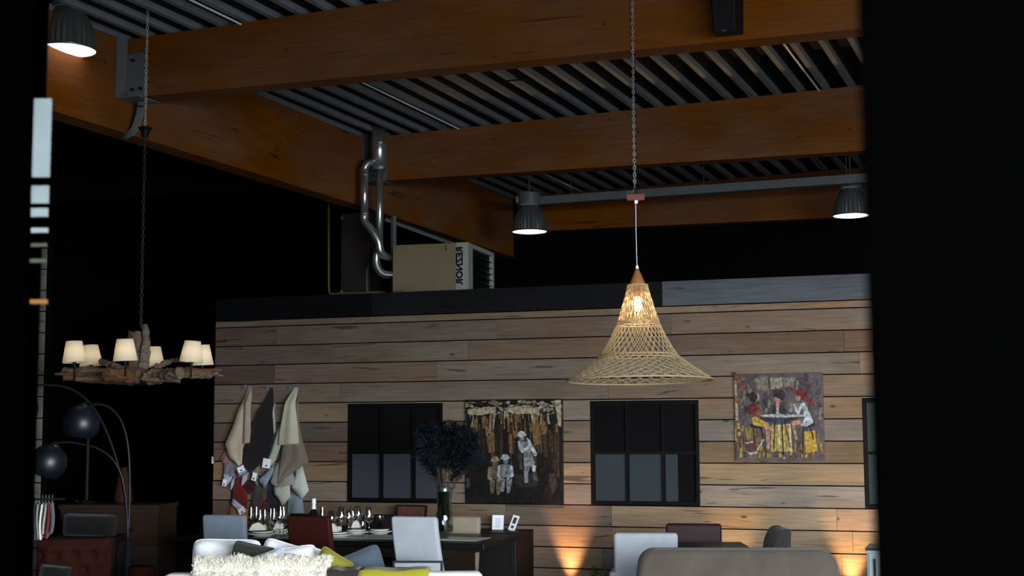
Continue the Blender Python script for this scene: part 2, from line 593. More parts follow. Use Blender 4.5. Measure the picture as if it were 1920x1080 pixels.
SPECIAL = {  # row: [(px limit, colour)], from left
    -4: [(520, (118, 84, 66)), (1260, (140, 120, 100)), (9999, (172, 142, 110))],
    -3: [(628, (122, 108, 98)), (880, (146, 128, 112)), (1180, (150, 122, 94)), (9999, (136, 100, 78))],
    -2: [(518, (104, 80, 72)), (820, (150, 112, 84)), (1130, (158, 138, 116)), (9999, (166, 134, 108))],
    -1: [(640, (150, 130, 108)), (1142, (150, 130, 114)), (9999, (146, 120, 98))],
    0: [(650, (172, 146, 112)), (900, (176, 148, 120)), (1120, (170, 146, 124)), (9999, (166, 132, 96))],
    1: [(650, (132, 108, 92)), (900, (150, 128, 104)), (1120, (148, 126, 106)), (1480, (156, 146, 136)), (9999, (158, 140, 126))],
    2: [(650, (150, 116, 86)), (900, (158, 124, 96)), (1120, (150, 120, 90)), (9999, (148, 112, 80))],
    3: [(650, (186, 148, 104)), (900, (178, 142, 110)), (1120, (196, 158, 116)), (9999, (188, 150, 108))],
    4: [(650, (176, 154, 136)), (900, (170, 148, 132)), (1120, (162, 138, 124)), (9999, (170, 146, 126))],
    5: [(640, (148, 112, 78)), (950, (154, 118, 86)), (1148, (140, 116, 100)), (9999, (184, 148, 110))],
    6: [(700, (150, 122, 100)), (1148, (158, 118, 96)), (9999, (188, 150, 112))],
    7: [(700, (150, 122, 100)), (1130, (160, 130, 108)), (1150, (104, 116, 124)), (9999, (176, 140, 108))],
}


def board(parent, u_a, u_b, z1, z0, col, d=.022, name='plank', base=wp, rot=-AW, dj=True, um=UW, vm=VW, w0=None):
    w = u_b - u_a
    if w < .01: return
    dd = d + (jitter(.003) if dj else 0)
    mb = MB()
    mb.box((0, 0, 0), (w - .003, -dd, z1 - z0 - .011))
    # flip winding: box given with negative depth
    mb.f = [f[::-1] for f in mb.f]
    me_o = mb.build(name, M_plank, None, recenter=False, col=col)
    me_o.parent = parent
    p = MWORLD[parent.name].inverted() @ base(u_a, z0 + .0055)
    me_o.location = p
    return me_o


def split_at(segs, u_a, u_b):
    out = []
    for a, b, c in segs:
        if b <= u_a or a >= u_b: out.append((a, b, c)); continue
        if a < u_a: out.append((a, u_a, c))
        if b > u_b: out.append((u_b, b, c))
    return out


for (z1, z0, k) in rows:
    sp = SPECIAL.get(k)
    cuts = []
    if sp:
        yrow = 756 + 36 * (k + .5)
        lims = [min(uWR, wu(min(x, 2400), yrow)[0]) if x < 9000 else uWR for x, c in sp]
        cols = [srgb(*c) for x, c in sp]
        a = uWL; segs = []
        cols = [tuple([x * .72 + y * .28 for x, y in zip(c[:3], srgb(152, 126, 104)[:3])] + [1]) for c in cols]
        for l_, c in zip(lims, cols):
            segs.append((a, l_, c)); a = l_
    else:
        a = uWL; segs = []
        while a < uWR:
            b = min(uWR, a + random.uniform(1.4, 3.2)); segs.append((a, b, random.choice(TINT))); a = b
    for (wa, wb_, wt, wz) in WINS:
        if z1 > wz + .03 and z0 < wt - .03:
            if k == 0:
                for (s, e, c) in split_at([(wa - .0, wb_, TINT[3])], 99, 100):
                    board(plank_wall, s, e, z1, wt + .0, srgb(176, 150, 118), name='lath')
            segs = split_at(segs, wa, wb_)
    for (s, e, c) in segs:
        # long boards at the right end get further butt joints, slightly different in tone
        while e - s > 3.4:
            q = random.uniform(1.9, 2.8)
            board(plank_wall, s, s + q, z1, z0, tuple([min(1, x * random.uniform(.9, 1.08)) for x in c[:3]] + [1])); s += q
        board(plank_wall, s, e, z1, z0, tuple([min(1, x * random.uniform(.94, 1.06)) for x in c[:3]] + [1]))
# narrow top course and fascia
a = uWL
for x, c in ((485, (150, 124, 110)), (695, (140, 118, 96)), (1141, (160, 134, 104)), (1314, (168, 140, 106)), (9999, (176, 140, 106))):
    b = uWR if x > 9000 else wu(x, 585)[0]
    board(plank_wall, a, b, ZTOP + .068, ZTOP, srgb(*c)); a = b
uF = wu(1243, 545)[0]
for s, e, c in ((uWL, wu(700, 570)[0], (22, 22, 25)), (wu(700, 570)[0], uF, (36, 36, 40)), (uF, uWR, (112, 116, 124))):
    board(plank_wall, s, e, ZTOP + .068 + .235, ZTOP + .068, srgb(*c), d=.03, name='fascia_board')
zb0 = ZTOP + .30
# dark backing and the flat roof of the room behind the planks
bk = MB()
segs = [(uWL, uWR, 0)]
wins_s = sorted(WINS)
a = uWL
for (wa, wb_, wt, wz) in wins_s:
    bk.obox(wp(a, 0), UW * (wa - a), VW * .06, Z * zb0)
    bk.obox(wp(wa, 0), UW * (wb_ - wa), VW * .06, Z * wz)
    bk.obox(wp(wa, wt), UW * (wb_ - wa), VW * .06, Z * (zb0 - wt))
    a = wb_
bk.obox(wp(a, 0), UW * (uWR - a), VW * .06, Z * zb0)
bk.build('wall_core', M_blackwall, plank_wall)
MB().obox(wp(uWL, 0), VW * 3.2, UW * .06, Z * zb0).build('return_wall', M_blackwall, plank_wall)
MB().obox(wp(uWL, zb0 - .08) + VW * .06, UW * (uWR - uWL), VW * 3.1, Z * .06).build('room_roof', M_blackwall, plank_wall)

# windows in the plank wall
M_frame = mat('black_window_frame', srgb(8, 8, 8), .6, spec=.08)
M_pane_dark = mat('dark_glass', srgb(17, 16, 17), .15, spec=.06)
M_pane_grey = mat('grey_reflection_glass', srgb(58, 58, 65), .25, spec=.06)
M_pane_blue = mat('blue_reflection_glass', srgb(48, 53, 57), .25, spec=.06)
M_pane_green = mat('green_reflection_glass', srgb(52, 61, 58), .25, spec=.06)
for n, (wa, wb_, wt, wz) in enumerate(WINS):
    w = thing('window_%d' % (n + 1), ['black-framed six-pane window left of the metal mining picture', 'black-framed six-pane window right of the mining picture, below the pendant',
              'black-framed window at the right edge, cut by the dark jamb'][n], None, wp(wa, wz), -AW, kind='structure')
    W, H = wb_ - wa, wt - wz
    t = .034; y0, y1 = -.03, .04
    mb = MB(); mb.box((0, y0, 0), (W, y1, t)); mb.box((0, y0, H - t), (W, y1, H)); mb.box((0, y0, t), (t, y1, H - t)); mb.box((W - t, y0, t), (W, y1, H - t))
    mb.build('window_frame', M_frame, w, local=True, bevel=.003)
    fx = [(.355, .695), (.34, .672), (.34, .672)][n]
    xs = [t, W * fx[0], W * fx[1], W - t]; zm = H * .502
    for x in xs[1:3]:
        MB().box((x - .013, y0 + .008, t), (x + .013, y1 - .01, H - t)).build('mullion', M_frame, w, local=True)
    MB().box((t, y0 + .006, zm - .014), (W - t, y1 - .01, zm + .014)).build('transom', M_frame, w, local=True)
    for i in range(3):
        for j in range(2):
            z0_, z1_ = ((t, zm - .014), (zm + .014, H - t))[j]
            m = M_pane_dark if j else (M_pane_grey, M_pane_blue, M_pane_green)[n]  # grey reflections in the glass are put into the pane colour
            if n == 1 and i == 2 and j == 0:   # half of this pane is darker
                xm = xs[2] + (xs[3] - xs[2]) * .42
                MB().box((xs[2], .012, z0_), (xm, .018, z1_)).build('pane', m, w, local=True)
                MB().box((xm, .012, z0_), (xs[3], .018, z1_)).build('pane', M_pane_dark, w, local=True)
                continue
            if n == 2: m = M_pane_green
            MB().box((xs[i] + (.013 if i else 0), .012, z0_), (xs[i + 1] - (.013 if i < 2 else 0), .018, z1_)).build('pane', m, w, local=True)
    MB().box((0, .05, 0), (W, .06, H)).build('blind', M_blackwall, w, local=True)

# left plank partition beyond the passage
pl_edge = at(80, 800, 12.7); pl_edge.z = 0
left_part = thing('wall_planks_left', 'pale plank partition at the far left', None, pl_edge - UW * 2.4, -AW, kind='structure')
z = 0.0; kk = 0
while z < 3.3:
    z1 = min(z + .195, 3.4)
    sp = random.uniform(.8, 1.8)
    base = lambda u, zz: pl_edge - UW * 2.4 + UW * u + Z * zz
    board(left_part, 0, sp, z1, z, srgb(150, 138, 122), base=base); board(left_part, sp, 2.4, z1, z, srgb(172 + jitter(10), 160 + jitter(8), 142), base=base)
    z = z1
MB().box((0, .001, 0), (2.4, .08, 3.4)).build('wall_core', M_blackwall, left_part, local=True)

# ------------------------------------------------------------------ high-bay lamps
M_bell = mat('ribbed_aluminium', srgb(100, 104, 104), .35, metal=.6, spec=.5)
M_gear = mat('grey_lamp_housing', srgb(84, 92, 95), .4, spec=.4)
M_lens = mat('lit_lamp_lens', (1, .95, .88, 1), .4, emit=(1.0, .93, .84, 1), estr=3.2)


def highbay(label, px, py, Y, dia, rod_to, tint=None):
    c = at(px, py, Y)
    R = dia / 2
    t = thing('high_bay_lamp', label, 'ceiling lamp', c, 0, 'high-bay lamps under the roof')
    prof = [(R * 1.0, 0), (R * 1.02, .012), (R * .97, .02), (R * .95, R * .55), (R * .86, R * .95), (R * .68, R * 1.3), (R * .52, R * 1.5), (R * .5, R * 1.56)]
    flute = lambda i, j: 1.0 if i < 2 or i > 4 else (1.0 if j % 2 else .955)
    b = MB().lathe(prof, 56, mod=flute).build('reflector', M_bell, t, local=True, smooth=True)
    b.modifiers.new('edges', 'EDGE_SPLIT').split_angle = math.radians(28)
    MB().lathe([(R * .985, .004), (R * .7, -.006), (R * .3, -.010), (.001, -.011)], 40).build('lens', M_lens, t, local=True, smooth=True)
    MB().lathe([(.001, R * 1.58), (R * .62, R * 1.58), (R * .66, R * 1.62), (R * .66, R * 2.25), (R * .6, R * 2.32), (.001, R * 2.32)], 28).build('gear_housing', M_gear, t, local=True, bevel=.004)
    MB().box((-R * .8, -.03, R * 1.7), (-R * .55, .03, R * 2.1)).build('junction_box', M_gear, t, local=True, bevel=.005)
    MB().tube([(0, 0, R * 2.3), (0, 0, rod_to - c.z)], .009, 6).build('hanging_rod', M_steel, t, local=True)
    return t


highbay('bright high-bay lamp at the upper left corner beside the girder', 127, 95, 10.4, .42, 4.86)
highbay('high-bay lamp hanging by the end of the girder', 993, 435, 16.8, .42, 4.95)
highbay('high-bay lamp hanging at the right below the cable tray', 1596, 405, 16.3, .42, 5.0)
highbay('high-bay lamp half hidden by the left jamb in the dark bay', 90, 375, 17.5, .38, 4.8)

# ------------------------------------------------------------------ loudspeaker on the nearest beam
u_s, _ = uv(hit(1370, 40, V * V1, V)); zz = hit(1370, 75, V * V1, V).z
sp = thing('loudspeaker', 'small black loudspeaker fixed to the nearest beam', 'speaker', G(u_s, V1 - .01, zz), -A)
M_spk = mat('black_speaker_case', srgb(10, 10, 11), .6, spec=.2)
mb = MB(); mb.hexa([(-.075, -.19, 0), (.075, -.19, 0), (.095, -.02, .02), (-.095, -.02, .02), (-.085, -.22, .30), (.085, -.22, .30), (.10, -.02, .30), (-.10, -.02, .30)])
mb.build('cabinet', M_spk, sp, local=True, bevel=.008)
mb = MB(); mb.hexa([(-.066, -.198, .015), (.066, -.198, .015), (.066, -.19, .015), (-.066, -.19, .015), (-.075, -.226, .285), (.075, -.226, .285), (.075, -.215, .285), (-.075, -.215, .285)])
mb.build('grille', M_blackmetal, sp, local=True)
MB().box((-.03, -.03, .1), (.03, .009, .2)).build('wall_bracket', M_blackmetal, sp, local=True)
MB().box((-.012, -.2, .006), (.012, -.197, .014)).build('badge', M_steel, sp, local=True)

# ------------------------------------------------------------------ unit heater
HY = 14.5
hp = at(736, 553, HY)
ha = math.radians(-15.5)
hz = zb0 + .02
heater = thing('unit_heater', 'beige box-shaped gas heater with a louvred front on top of the plank room', 'heater', Vector((hp.x, hp.y, hz)), ha)
s_ = HY / F
HW, HD = 121 * s_ / math.cos(ha) * 1.0, .96
HZ = at(736, 460, HY).z - hz
M_beige = mat('beige_sheet_metal', srgb(112, 100, 78), .5, spec=.3, vary=.05, scale=3)
M_ivory = mat('ivory_sheet_metal', srgb(140, 140, 132), .45, spec=.3)
MB().box((0, 0, 0), (HW, HD, HZ)).build('casing', M_beige, heater, local=True, bevel=.006)
fr = MB()
x0, x1 = HW, HW + 32 * s_
fr.hexa([(x0, -.004, 0), (x0 + 15 * s_, -.004, 0), (x0 + 15 * s_, HD + .004, 0), (x0, HD + .004, 0), (x0, -.004, HZ), (x0 + 15 * s_, -.004, HZ), (x0 + 15 * s_, HD + .004, HZ), (x0, HD + .004, HZ)])
fr.build('front_bezel', M_ivory, heater, local=True, bevel=.004)
fr = MB(); xa_ = x0 + 15 * s_; xb_ = xa_ + .05
fr.box((xa_, 0, 0), (xb_, .16, HZ)); fr.box((xa_, HD - .05, 0), (xb_, HD, HZ)); fr.box((xa_, .16, HZ - .045), (xb_, HD - .05, HZ)); fr.box((xa_, .16, 0), (xb_, HD - .05, .03))
fr.build('louvre_frame', M_ivory, heater, local=True)
MB().box((xa_, .16, .03), (xa_ + .01, HD - .05, HZ - .045)).build('fan_opening', M_spk, heater, local=True)
for i in range(7):
    z0_ = .045 + i * (HZ - .10) / 7
    mb = MB(); mb.hexa([(xa_ + .012, .165, z0_ + .03), (xa_ + .045, .165, z0_), (xa_ + .045, HD - .055, z0_), (xa_ + .012, HD - .055, z0_ + .03),
                        (xa_ + .012, .165, z0_ + .034), (xa_ + .047, .165, z0_ + .004), (xa_ + .047, HD - .055, z0_ + .004), (xa_ + .012, HD - .055, z0_ + .034)])
    mb.build('louvre', M_blackmetal, heater, local=True)
M_lab = mat('dark_beige_label', srgb(92, 80, 52), .6)
MB().box((.01, -.004, .02), (.125, 0, .085)).build('rating_plate', M_lab, heater, local=True)
for (dx, dz) in ((.59, .0), (.59, .03)):
    MB().tube([(dx, 0, HZ - .035 - dz), (dx, -.008, HZ - .035 - dz)], .009, 8).build('screw', M_spk, heater, local=True)
for dx in (.06, HW - .1):
    MB().box((dx, .1, -.03), (dx + .04, HD - .1, 0)).build('foot_rail', M_steel, heater, local=True)
cu = bpy.data.curves.new('lettering', 'FONT')
cu.body = 'REZNOR'; cu.extrude = .0008; cu.size = .098; cu.space_character = 1.02; cu.offset = .0042
cu.align_x = 'LEFT'; cu.align_y = 'CENTER'
cu.materials.append(M_spk)
_t = bpy.data.objects.new('lettering', cu); C.objects.link(_t)
bpy.context.view_layer.update()
_me = bpy.data.meshes.new_from_object(_t.evaluated_get(bpy.context.evaluated_depsgraph_get()))
bpy.data.objects.remove(_t)
tx = bpy.data.objects.new('lettering', _me); C.objects.link(tx); tx.parent = heater
tx['label'] = 'black mirrored lettering reading REZNOR down the ivory strip'
tx.matrix_local = Matrix(((0, -1, 0, x0 + 7.6 * s_), (0, 0, 1, -.0065), (-1, 0, 0, HZ - .045), (0, 0, 0, 1)))

# ------------------------------------------------------------------ flue pipes, duct panel, gas pipe
PY = 14.72


def pp(x, y, Y=PY): return at(x, y, Y)


fl = thing('flue_pipes', 'silver flue pipes rising from the heater to the roof with curved flexible ends', 'flue pipe', pp(712, 560))
MB().tube([pp(712, 318), pp(709, 236)], .078, 18).build('upper_flue', M_galv, fl, smooth=True)
MB().tube([pp(711, 268), pp(711, 271)], .083, 18).build('seam_band', M_galv, fl)
MB().tube([pp(711.5, 314), pp(711.5, 319)], .086, 18).build('seam_band', M_galv, fl)
MB().tube([pp(712, 318), pp(711.5, 460)], .04, 14).build('straight_pipe', M_galv, fl, smooth=True)
bend = [pp(700, 304, PY - .05), pp(694, 304, PY - .08), pp(688, 307, PY - .1), pp(684.5, 313, PY - .1), pp(683.5, 322, PY - .1)]
MB().tube(bend, .04, 14).build('elbow', M_galv, fl, smooth=True)
MB().tube([pp(683.5, 322, PY - .1), pp(683, 404, PY - .1)], .042, 14).build('straight_pipe', M_galv, fl, smooth=True)
for y in (327, 400, 405):
    MB().tube([pp(683.3, y, PY - .1), pp(683.3, y + 2, PY - .1)], .047, 14).build('seam_band', M_galv, fl)


def flex(path, r, n=60):
    pts = []; rad = []
    P = [Vector(p) for p in path]
    for i in range(n):
        t = i / (n - 1) * (len(P) - 1); k = min(int(t), len(P) - 2); f = t - k
        p0 = P[max(k - 1, 0)]; p1 = P[k]; p2 = P[k + 1]; p3 = P[min(k + 2, len(P) - 1)]
        q = .5 * ((2 * p1) + (p2 - p0) * f + (2 * p0 - 5 * p1 + 4 * p2 - p3) * f * f + (3 * p1 - p0 - 3 * p2 + p3) * f ** 3)
        pts.append(q); rad.append(r * (1 + (.07 if i % 2 else -.05)))
    return pts, rad


p_, r_ = flex([pp(683, 404, PY - .1), pp(684, 416, PY - .1), pp(697, 432, PY - .12), pp(709, 452, PY - .12), pp(713, 470, PY - .1), pp(722, 480, PY - .05), pp(738, 484, PY)], .041, 70)
MB().tube(p_, r_, 14).build('flexible_pipe', M_galv, fl, smooth=True)
p_, r_ = flex([pp(711.5, 460), pp(706, 478), pp(706, 495), pp(713, 509), pp(724, 515), pp(738, 515)], .041, 50)
MB().tube(p_, r_, 14).build('flexible_pipe', M_galv, fl, smooth=True)

dp = thing('duct_casing', 'dark brown sheet-metal duct casing standing left of the heater', 'duct', pp(665, 556, 15.1), ha)
M_duct = mat('dark_brown_sheet', srgb(34, 27, 25), .6, spec=.2, vary=.1)
s15 = 15.1 / F
dz0 = zb0 - pp(665, 556, 15.1).z
MB().box((-29 * s15, 0, dz0), (29 * s15, .35, 160 * s15)).build('casing', M_duct, dp, local=True, bevel=.01)
for dx in (-26, 26):
    for dzz in (10, 150):
        MB().tube([(dx * s15, 0, dzz * s15), (dx * s15, -.012, dzz * s15)], .015, 8).build('fixing', M_steel, dp, local=True)
MB().box((24 * s15, -.012, dz0), (26 * s15, 0, 55 * s15)).build('edge_strip', M_steel, dp, local=True)
M_yel = mat('yellow_gas_pipe', srgb(84, 66, 18), .5)
_p = atz(970, 160, 4.80); _u0, _v0 = uv(_p)
_bar = MB().tube([G(_u0 - .13, _v0, deckz(_u0) - .008), G(_u0, _v0 + .01, deckz(_u0) - .008), G(_u0 + .13, _v0 + .02, deckz(_u0) - .008)], .008, 6).build('fixing_rail', M_spk); tag(_bar, 'short dark fixing rail across the roof ribs above the middle beam', 'rail')
gp_ = MB().tube([pp(616, 380, 15), pp(616.3, 470, 15), pp(616.5, 544, 15), pp(617.5, 549, 15), pp(621, 551, 15), pp(670, 549.5, 14.95), pp(722, 547.5, 14.9)], .013, 8).build('gas_pipe', M_yel, smooth=True)
tag(gp_, 'thin yellow gas pipe running down and along beside the heater', 'pipe')
gb = thing('brace_frame', 'dark steel post and diagonal brace behind the heater below the girder', 'steel brace', pp(735, 460, 15.3))
MB().tube([pp(738, 405, 15.3), pp(738, 560, 15.3)], .03, 4).build('post', M_steel, gb)
MB().tube([pp(722, 411, 15.3), pp(862, 462, 15.6)], .02, 4).build('diagonal', M_steel, gb)

# cables looping below the girder at the nearest beam
cb_ = thing('cable_loop', 'grey cable bundle looping under the girder beside the hanger plate', 'cables', at(262, 230, 11.2))
for k in range(4):
    o_ = k * 2.2
    P = [at(258 + o_ * 1.3, 178, 11.15), at(259 + o_ * 1.3, 205, 11.12), at(253 + o_ * 1.6, 228, 11.1), at(246 + o_, 243 + o_, 11.1), at(234, 250 + o_ * 1.3, 11.15), at(218, 246 + o_, 11.3)]
    p_, r_ = flex(P, .012, 26)
    MB().tube(p_, .012, 6).build('cable', M_steel, cb_, smooth=True)
MB().tube([at(252, 199, 11.08), at(270, 200, 11.08)], .006, 5).build('cable_tie', M_spk, cb_)

# ------------------------------------------------------------------ chains
def chain(mb, a, b, pitch, r_wire, lw):
    a = Vector(a); b = Vector(b); d = b - a; n = max(2, int(d.length / pitch)); t = d.normalized()
    s1 = t.cross(Vector((0, 1, 0))).normalized(); s2 = t.cross(s1)
    hl = pitch * .68
    for i in range(n):
        c = a + d * ((i + .5) / n); s = s1 if i % 2 else s2
        pts = []
        for j in range(8):
            q = 2 * math.pi * j / 8
            pts.append(c + t * (math.sin(q) * hl) + s * (math.cos(q) * lw))
        mb.tube(pts, r_wire, 4, closed=True)
    return mb


# ------------------------------------------------------------------ rattan pendant
PD = 9.5; ps = PD / F / math.cos(PITCH)
pc = at(1197.5, 713.5, PD)
pend = thing('rattan_pendant', 'large woven rattan pendant lamp shaped like a flared bell, lit', 'pendant lamp', pc)
pz = lambda y: (713.5 - y) * ps
PR = [(535, 18.5), (552, 22.5), (570, 28), (590, 34), (605, 39), (620, 45), (640, 55), (655, 63.5), (667, 71.5), (680, 88), (692, 104), (703, 121), (713.5, 136)]
TILT = math.radians(1.5)
TM = Matrix.Translation((0, 0, pz(500))) @ Matrix.Rotation(-TILT, 4, 'X') @ Matrix.Rotation(math.radians(-.3), 4, 'Y') @ Matrix.Translation((0, 0, -pz(500)))
M_rattan = shade_mat('natural_rattan', srgb(188, 168, 132), .42)
M_oak = wood_mat('oak_cap', srgb(150, 92, 44), grain=.15, knots=False, rough=.5, sat=(.95, 1.1))


def strands(y0, y1, n, twist, r, seg, layer=0.0, ph=0.0):
    mb = MB(TM)
    for k in range(n):
        for sgn in (-1, 1):
            pts = []
            for i in range(seg + 1):
                y = y0 + (y1 - y0) * i / seg
                q = 2 * math.pi * (k + ph) / n + sgn * twist * i / seg
                rr = interp(PR, y) * ps + layer + sgn * r * .6
                pts.append((rr * math.cos(q), rr * math.sin(q), pz(y)))
            mb.tube(pts, r, 4, caps=False)
    return mb


def cane(n, **k): return n
w1 = strands(535, 605, 34, .55, .0024, 8)
w1.build('upper_weave', M_rattan, pend, local=True, kind='stuff')
strands(536, 604, 26, -.2, .0022, 6, -.008, .5).build('inner_weave', M_rattan, pend, local=True, kind='stuff')
strands(605, 667, 34, .62, .0024, 10).build('middle_weave', M_rattan, pend, local=True, kind='stuff')
strands(667, 713.5, 34, 1.0, .0021, 12).build('brim_weave', M_rattan, pend, local=True, kind='stuff')
strands(668, 713, 34, .35, .0017, 10, -.012, .4).build('brim_lining', M_rattan, pend, local=True, kind='stuff')
for y, r in ((535, .006), (605, .0045), (609, .004), (667, .0048), (673, .004), (713.5, .0058)):
    rr = interp(PR, y) * ps
    mb = MB(TM); mb.tube([(rr * math.cos(2 * math.pi * j / 48), rr * math.sin(2 * math.pi * j / 48), pz(y)) for j in range(48)], r, 6, closed=True)
    mb.build('hoop', M_rattan, pend, local=True, smooth=True)
MB(TM).lathe([(.001, pz(536)), (15.5 * ps, pz(536)), (15.5 * ps, pz(534)), (3.5 * ps, pz(505)), (2.5 * ps, pz(504)), (.001, pz(504))], 28).build('wooden_cap', M_oak, pend, local=True, smooth=True)
M_white = mat('white_plastic', srgb(235, 235, 232), .4)
MB(TM).lathe([(.001, pz(504)), (3 * ps, pz(504)), (2.6 * ps, pz(499)), (1.2 * ps, pz(497)), (.001, pz(497))], 14).build('cable_grip', M_white, pend, local=True, smooth=True)
MB(TM).lathe([(.001, pz(537)), (.022, pz(537)), (.024, pz(557)), (.001, pz(557))], 16).build('lamp_holder', M_oak, pend, local=True)
M_bulb = mat('lit_bulb', (1, .8, .5, 1), .4, emit=(1.0, .72, .40, 1), estr=240)
MB(TM).lathe([(.001, pz(557)), (.014, pz(558)), (.022, pz(565)), (.03, pz(573)), (.026, pz(580)), (.012, pz(584)), (.001, pz(585))], 18).build('bulb', M_bulb, pend, local=True, smooth=True)
M_red = mat('terracotta_wood_block', srgb(112, 60, 48), .6, vary=.1)
blk = pc + Vector((-.006, 0, pz(369)))
hb = thing('suspension_block', 'small reddish wooden block on the pendant chain', 'hook block', at(1192, 376, PD), -.1)
MB().box((-17 * ps, -.02, 0), (17 * ps, .02, 12 * ps)).build('block', M_red, hb, local=True, bevel=.004)
MB().tube([(-15 * ps, -.0, 12 * ps), (-16 * ps, 0, 16 * ps), (-10 * ps, 0, 17 * ps), (-8 * ps, 0, 14 * ps), (-4 * ps, 0, 19 * ps), (-2 * ps, 0, 28 * ps)], .004, 5).build('hook', M_galv, hb, local=True)
MB().box((-2 * ps, -.012, -6 * ps), (4 * ps, .012, 0)).build('clamp', M_white, hb, local=True)
M_chain = mat('zinc_chain', srgb(200, 200, 196), .35, metal=.7)
top = at(1183, 0, PD); top.x = at(1190, 355, PD).x + .002
ztop_ = deckz(uv(top)[0]) + .0
cpt = at(1190, 350, PD)
chain(MB(), (cpt.x, PD, cpt.z), (cpt.x, PD, ztop_), .024, .0034, .0085).build('chain', M_chain, pend)
MB().tube([(cpt.x + .011, PD + .01, ztop_), (cpt.x + .012, PD + .01, at(0, 372, PD).z), ], .0035, 5).build('flex_cable', M_spk, pend)
MB().tube([at(1192, 380, PD), at(1192.5, 430, PD), at(1193.5, 470, PD), pc + Vector((0, 0, pz(498)))], .0026, 5).build('cable', M_conduit, pend)
MB().tube([at(1190, 392, PD), at(1188.5, 420, PD), at(1187, 450, PD), at(1192, 490, PD), pc + Vector((0, 0, pz(499)))], .002, 4).build('cord_tail', M_spk, pend)

# ------------------------------------------------------------------ driftwood chandelier
CY = 10.5; cs = CY / F / math.cos(PITCH)
cc = at(262, 708, CY)
chd = thing('driftwood_chandelier', 'driftwood chandelier with six small cream lampshades on a long dark chain', 'chandelier', cc)
M_drift = wood_mat('grey_driftwood', srgb(96, 80, 62), grain=.5, knots=False, rough=.85)
M_drift2 = wood_mat('brown_driftwood', srgb(92, 64, 42), grain=.45, knots=False, rough=.85)
M_shade = shade_mat('cream_lampshade', srgb(236, 226, 206), .5)


def log(a, b, r0, r1, seed, m, name='driftwood_piece', bend=.02, n=14):
    a, b = Vector(a), Vector(b); rnd = random.Random(seed)
    pts = []; rad = []
    o1 = Vector((rnd.uniform(-1, 1), rnd.uniform(-1, 1), rnd.uniform(-1, 1))) * bend
    for i in range(n + 1):
        t = i / n
        p = a.lerp(b, t) + o1 * math.sin(t * math.pi) + Vector((rnd.uniform(-1, 1), rnd.uniform(-1, 1), rnd.uniform(-1, 1))) * bend * .25
        pts.append(p); rad.append((r0 + (r1 - r0) * t) * rnd.uniform(.82, 1.15))
    mb = MB(); mb.tube(pts, rad, 9)
    for i, v in enumerate(mb.v):
        q = mnoise.noise(v * 26 + Vector((seed, 0, 0)))
        q2 = mnoise.noise(Vector((v.x * 9, v.y * 9, v.z * 70)) + Vector((seed, 3, 0)))
        mb.v[i] = v + (v - pts[min(i // 9, n)]) * (q * .3 + q2 * .35)
    return mb.build(name, m, chd, local=True)


R_ = 121 * cs
ang = [213, 273, 333, 33, 93, 153]
rim = [(R_ * math.cos(math.radians(a)), R_ * math.sin(math.radians(a)), 0) for a in ang]
log((-.58, .02, .045), (.02, -.06, .0), .035, .05, 1, M_drift); log((-.56, -.03, .015), (.1, .05, -.02), .03, .035, 2, M_drift2)
log((-.1, -.1, .03), (.56, -.06, .03), .045, .03, 3, M_drift2); log((.02, .05, .02), (.585, .06, .035), .03, .022, 4, M_drift)
log((.1, -.08, -.005), (.58, -.13, .0), .028, .014, 5, M_drift)
log((-.12, -.42, .01), (.06, .1, .0), .05, .045, 6, M_drift2); log((.12, .45, .01), (-.02, -.1, 0), .035, .04, 7, M_drift)
log((-.36, .33, .02), (.05, -.05, .0), .03, .04, 8, M_drift2); log((.38, -.34, .02), (-.05, .08, .0), .035, .04, 9, M_drift)
log((-.3, .0, .13), (-.06, -.02, .04), .02, .03, 10, M_drift); log((.1, -.02, .05), (.29, .0, .13), .025, .016, 11, M_drift)
log((.07, -.2, -.02), (.14, -.17, .05), .016, .014, 12, M_drift); log((-.45, -.1, -.01), (.35, -.2, -.03), .022, .018, 13, M_drift2)
log((-.035, .0, .02), (-.05, .0, .345), .042, .05, 14, M_drift2); log((.02, -.02, .02), (.035, 0, .40), .05, .022, 15, M_drift)
log((-.01, .0, .02), (-.02, .0, .35), .04, .03, 16, M_drift2)
log((-.60, .06, .06), (-.2, .0, .04), .012, .03, 17, M_drift, n=20); log((-.62, -.05, .03), (-.15, -.06, .02), .010, .026, 18, M_drift2, n=20); log((.2, .0, .05), (.62, -.02, .055), .026, .010, 19, M_drift2, n=20)
log((.15, .1, .03), (.61, .12, .02), .024, .008, 20, M_drift, n=20); log((.2, -.2, .0), (.57, -.16, -.01), .02, .007, 21, M_drift, n=20); log((-.1, .1, .05), (-.34, .1, .12), .02, .008, 22, M_drift)
MB().lathe([(.001, -.06), (.05, -.055), (.075, -.02), (.07, .04), (.04, .06), (.001, .06)], 16).build('hub', M_spk, chd, local=True, smooth=True)
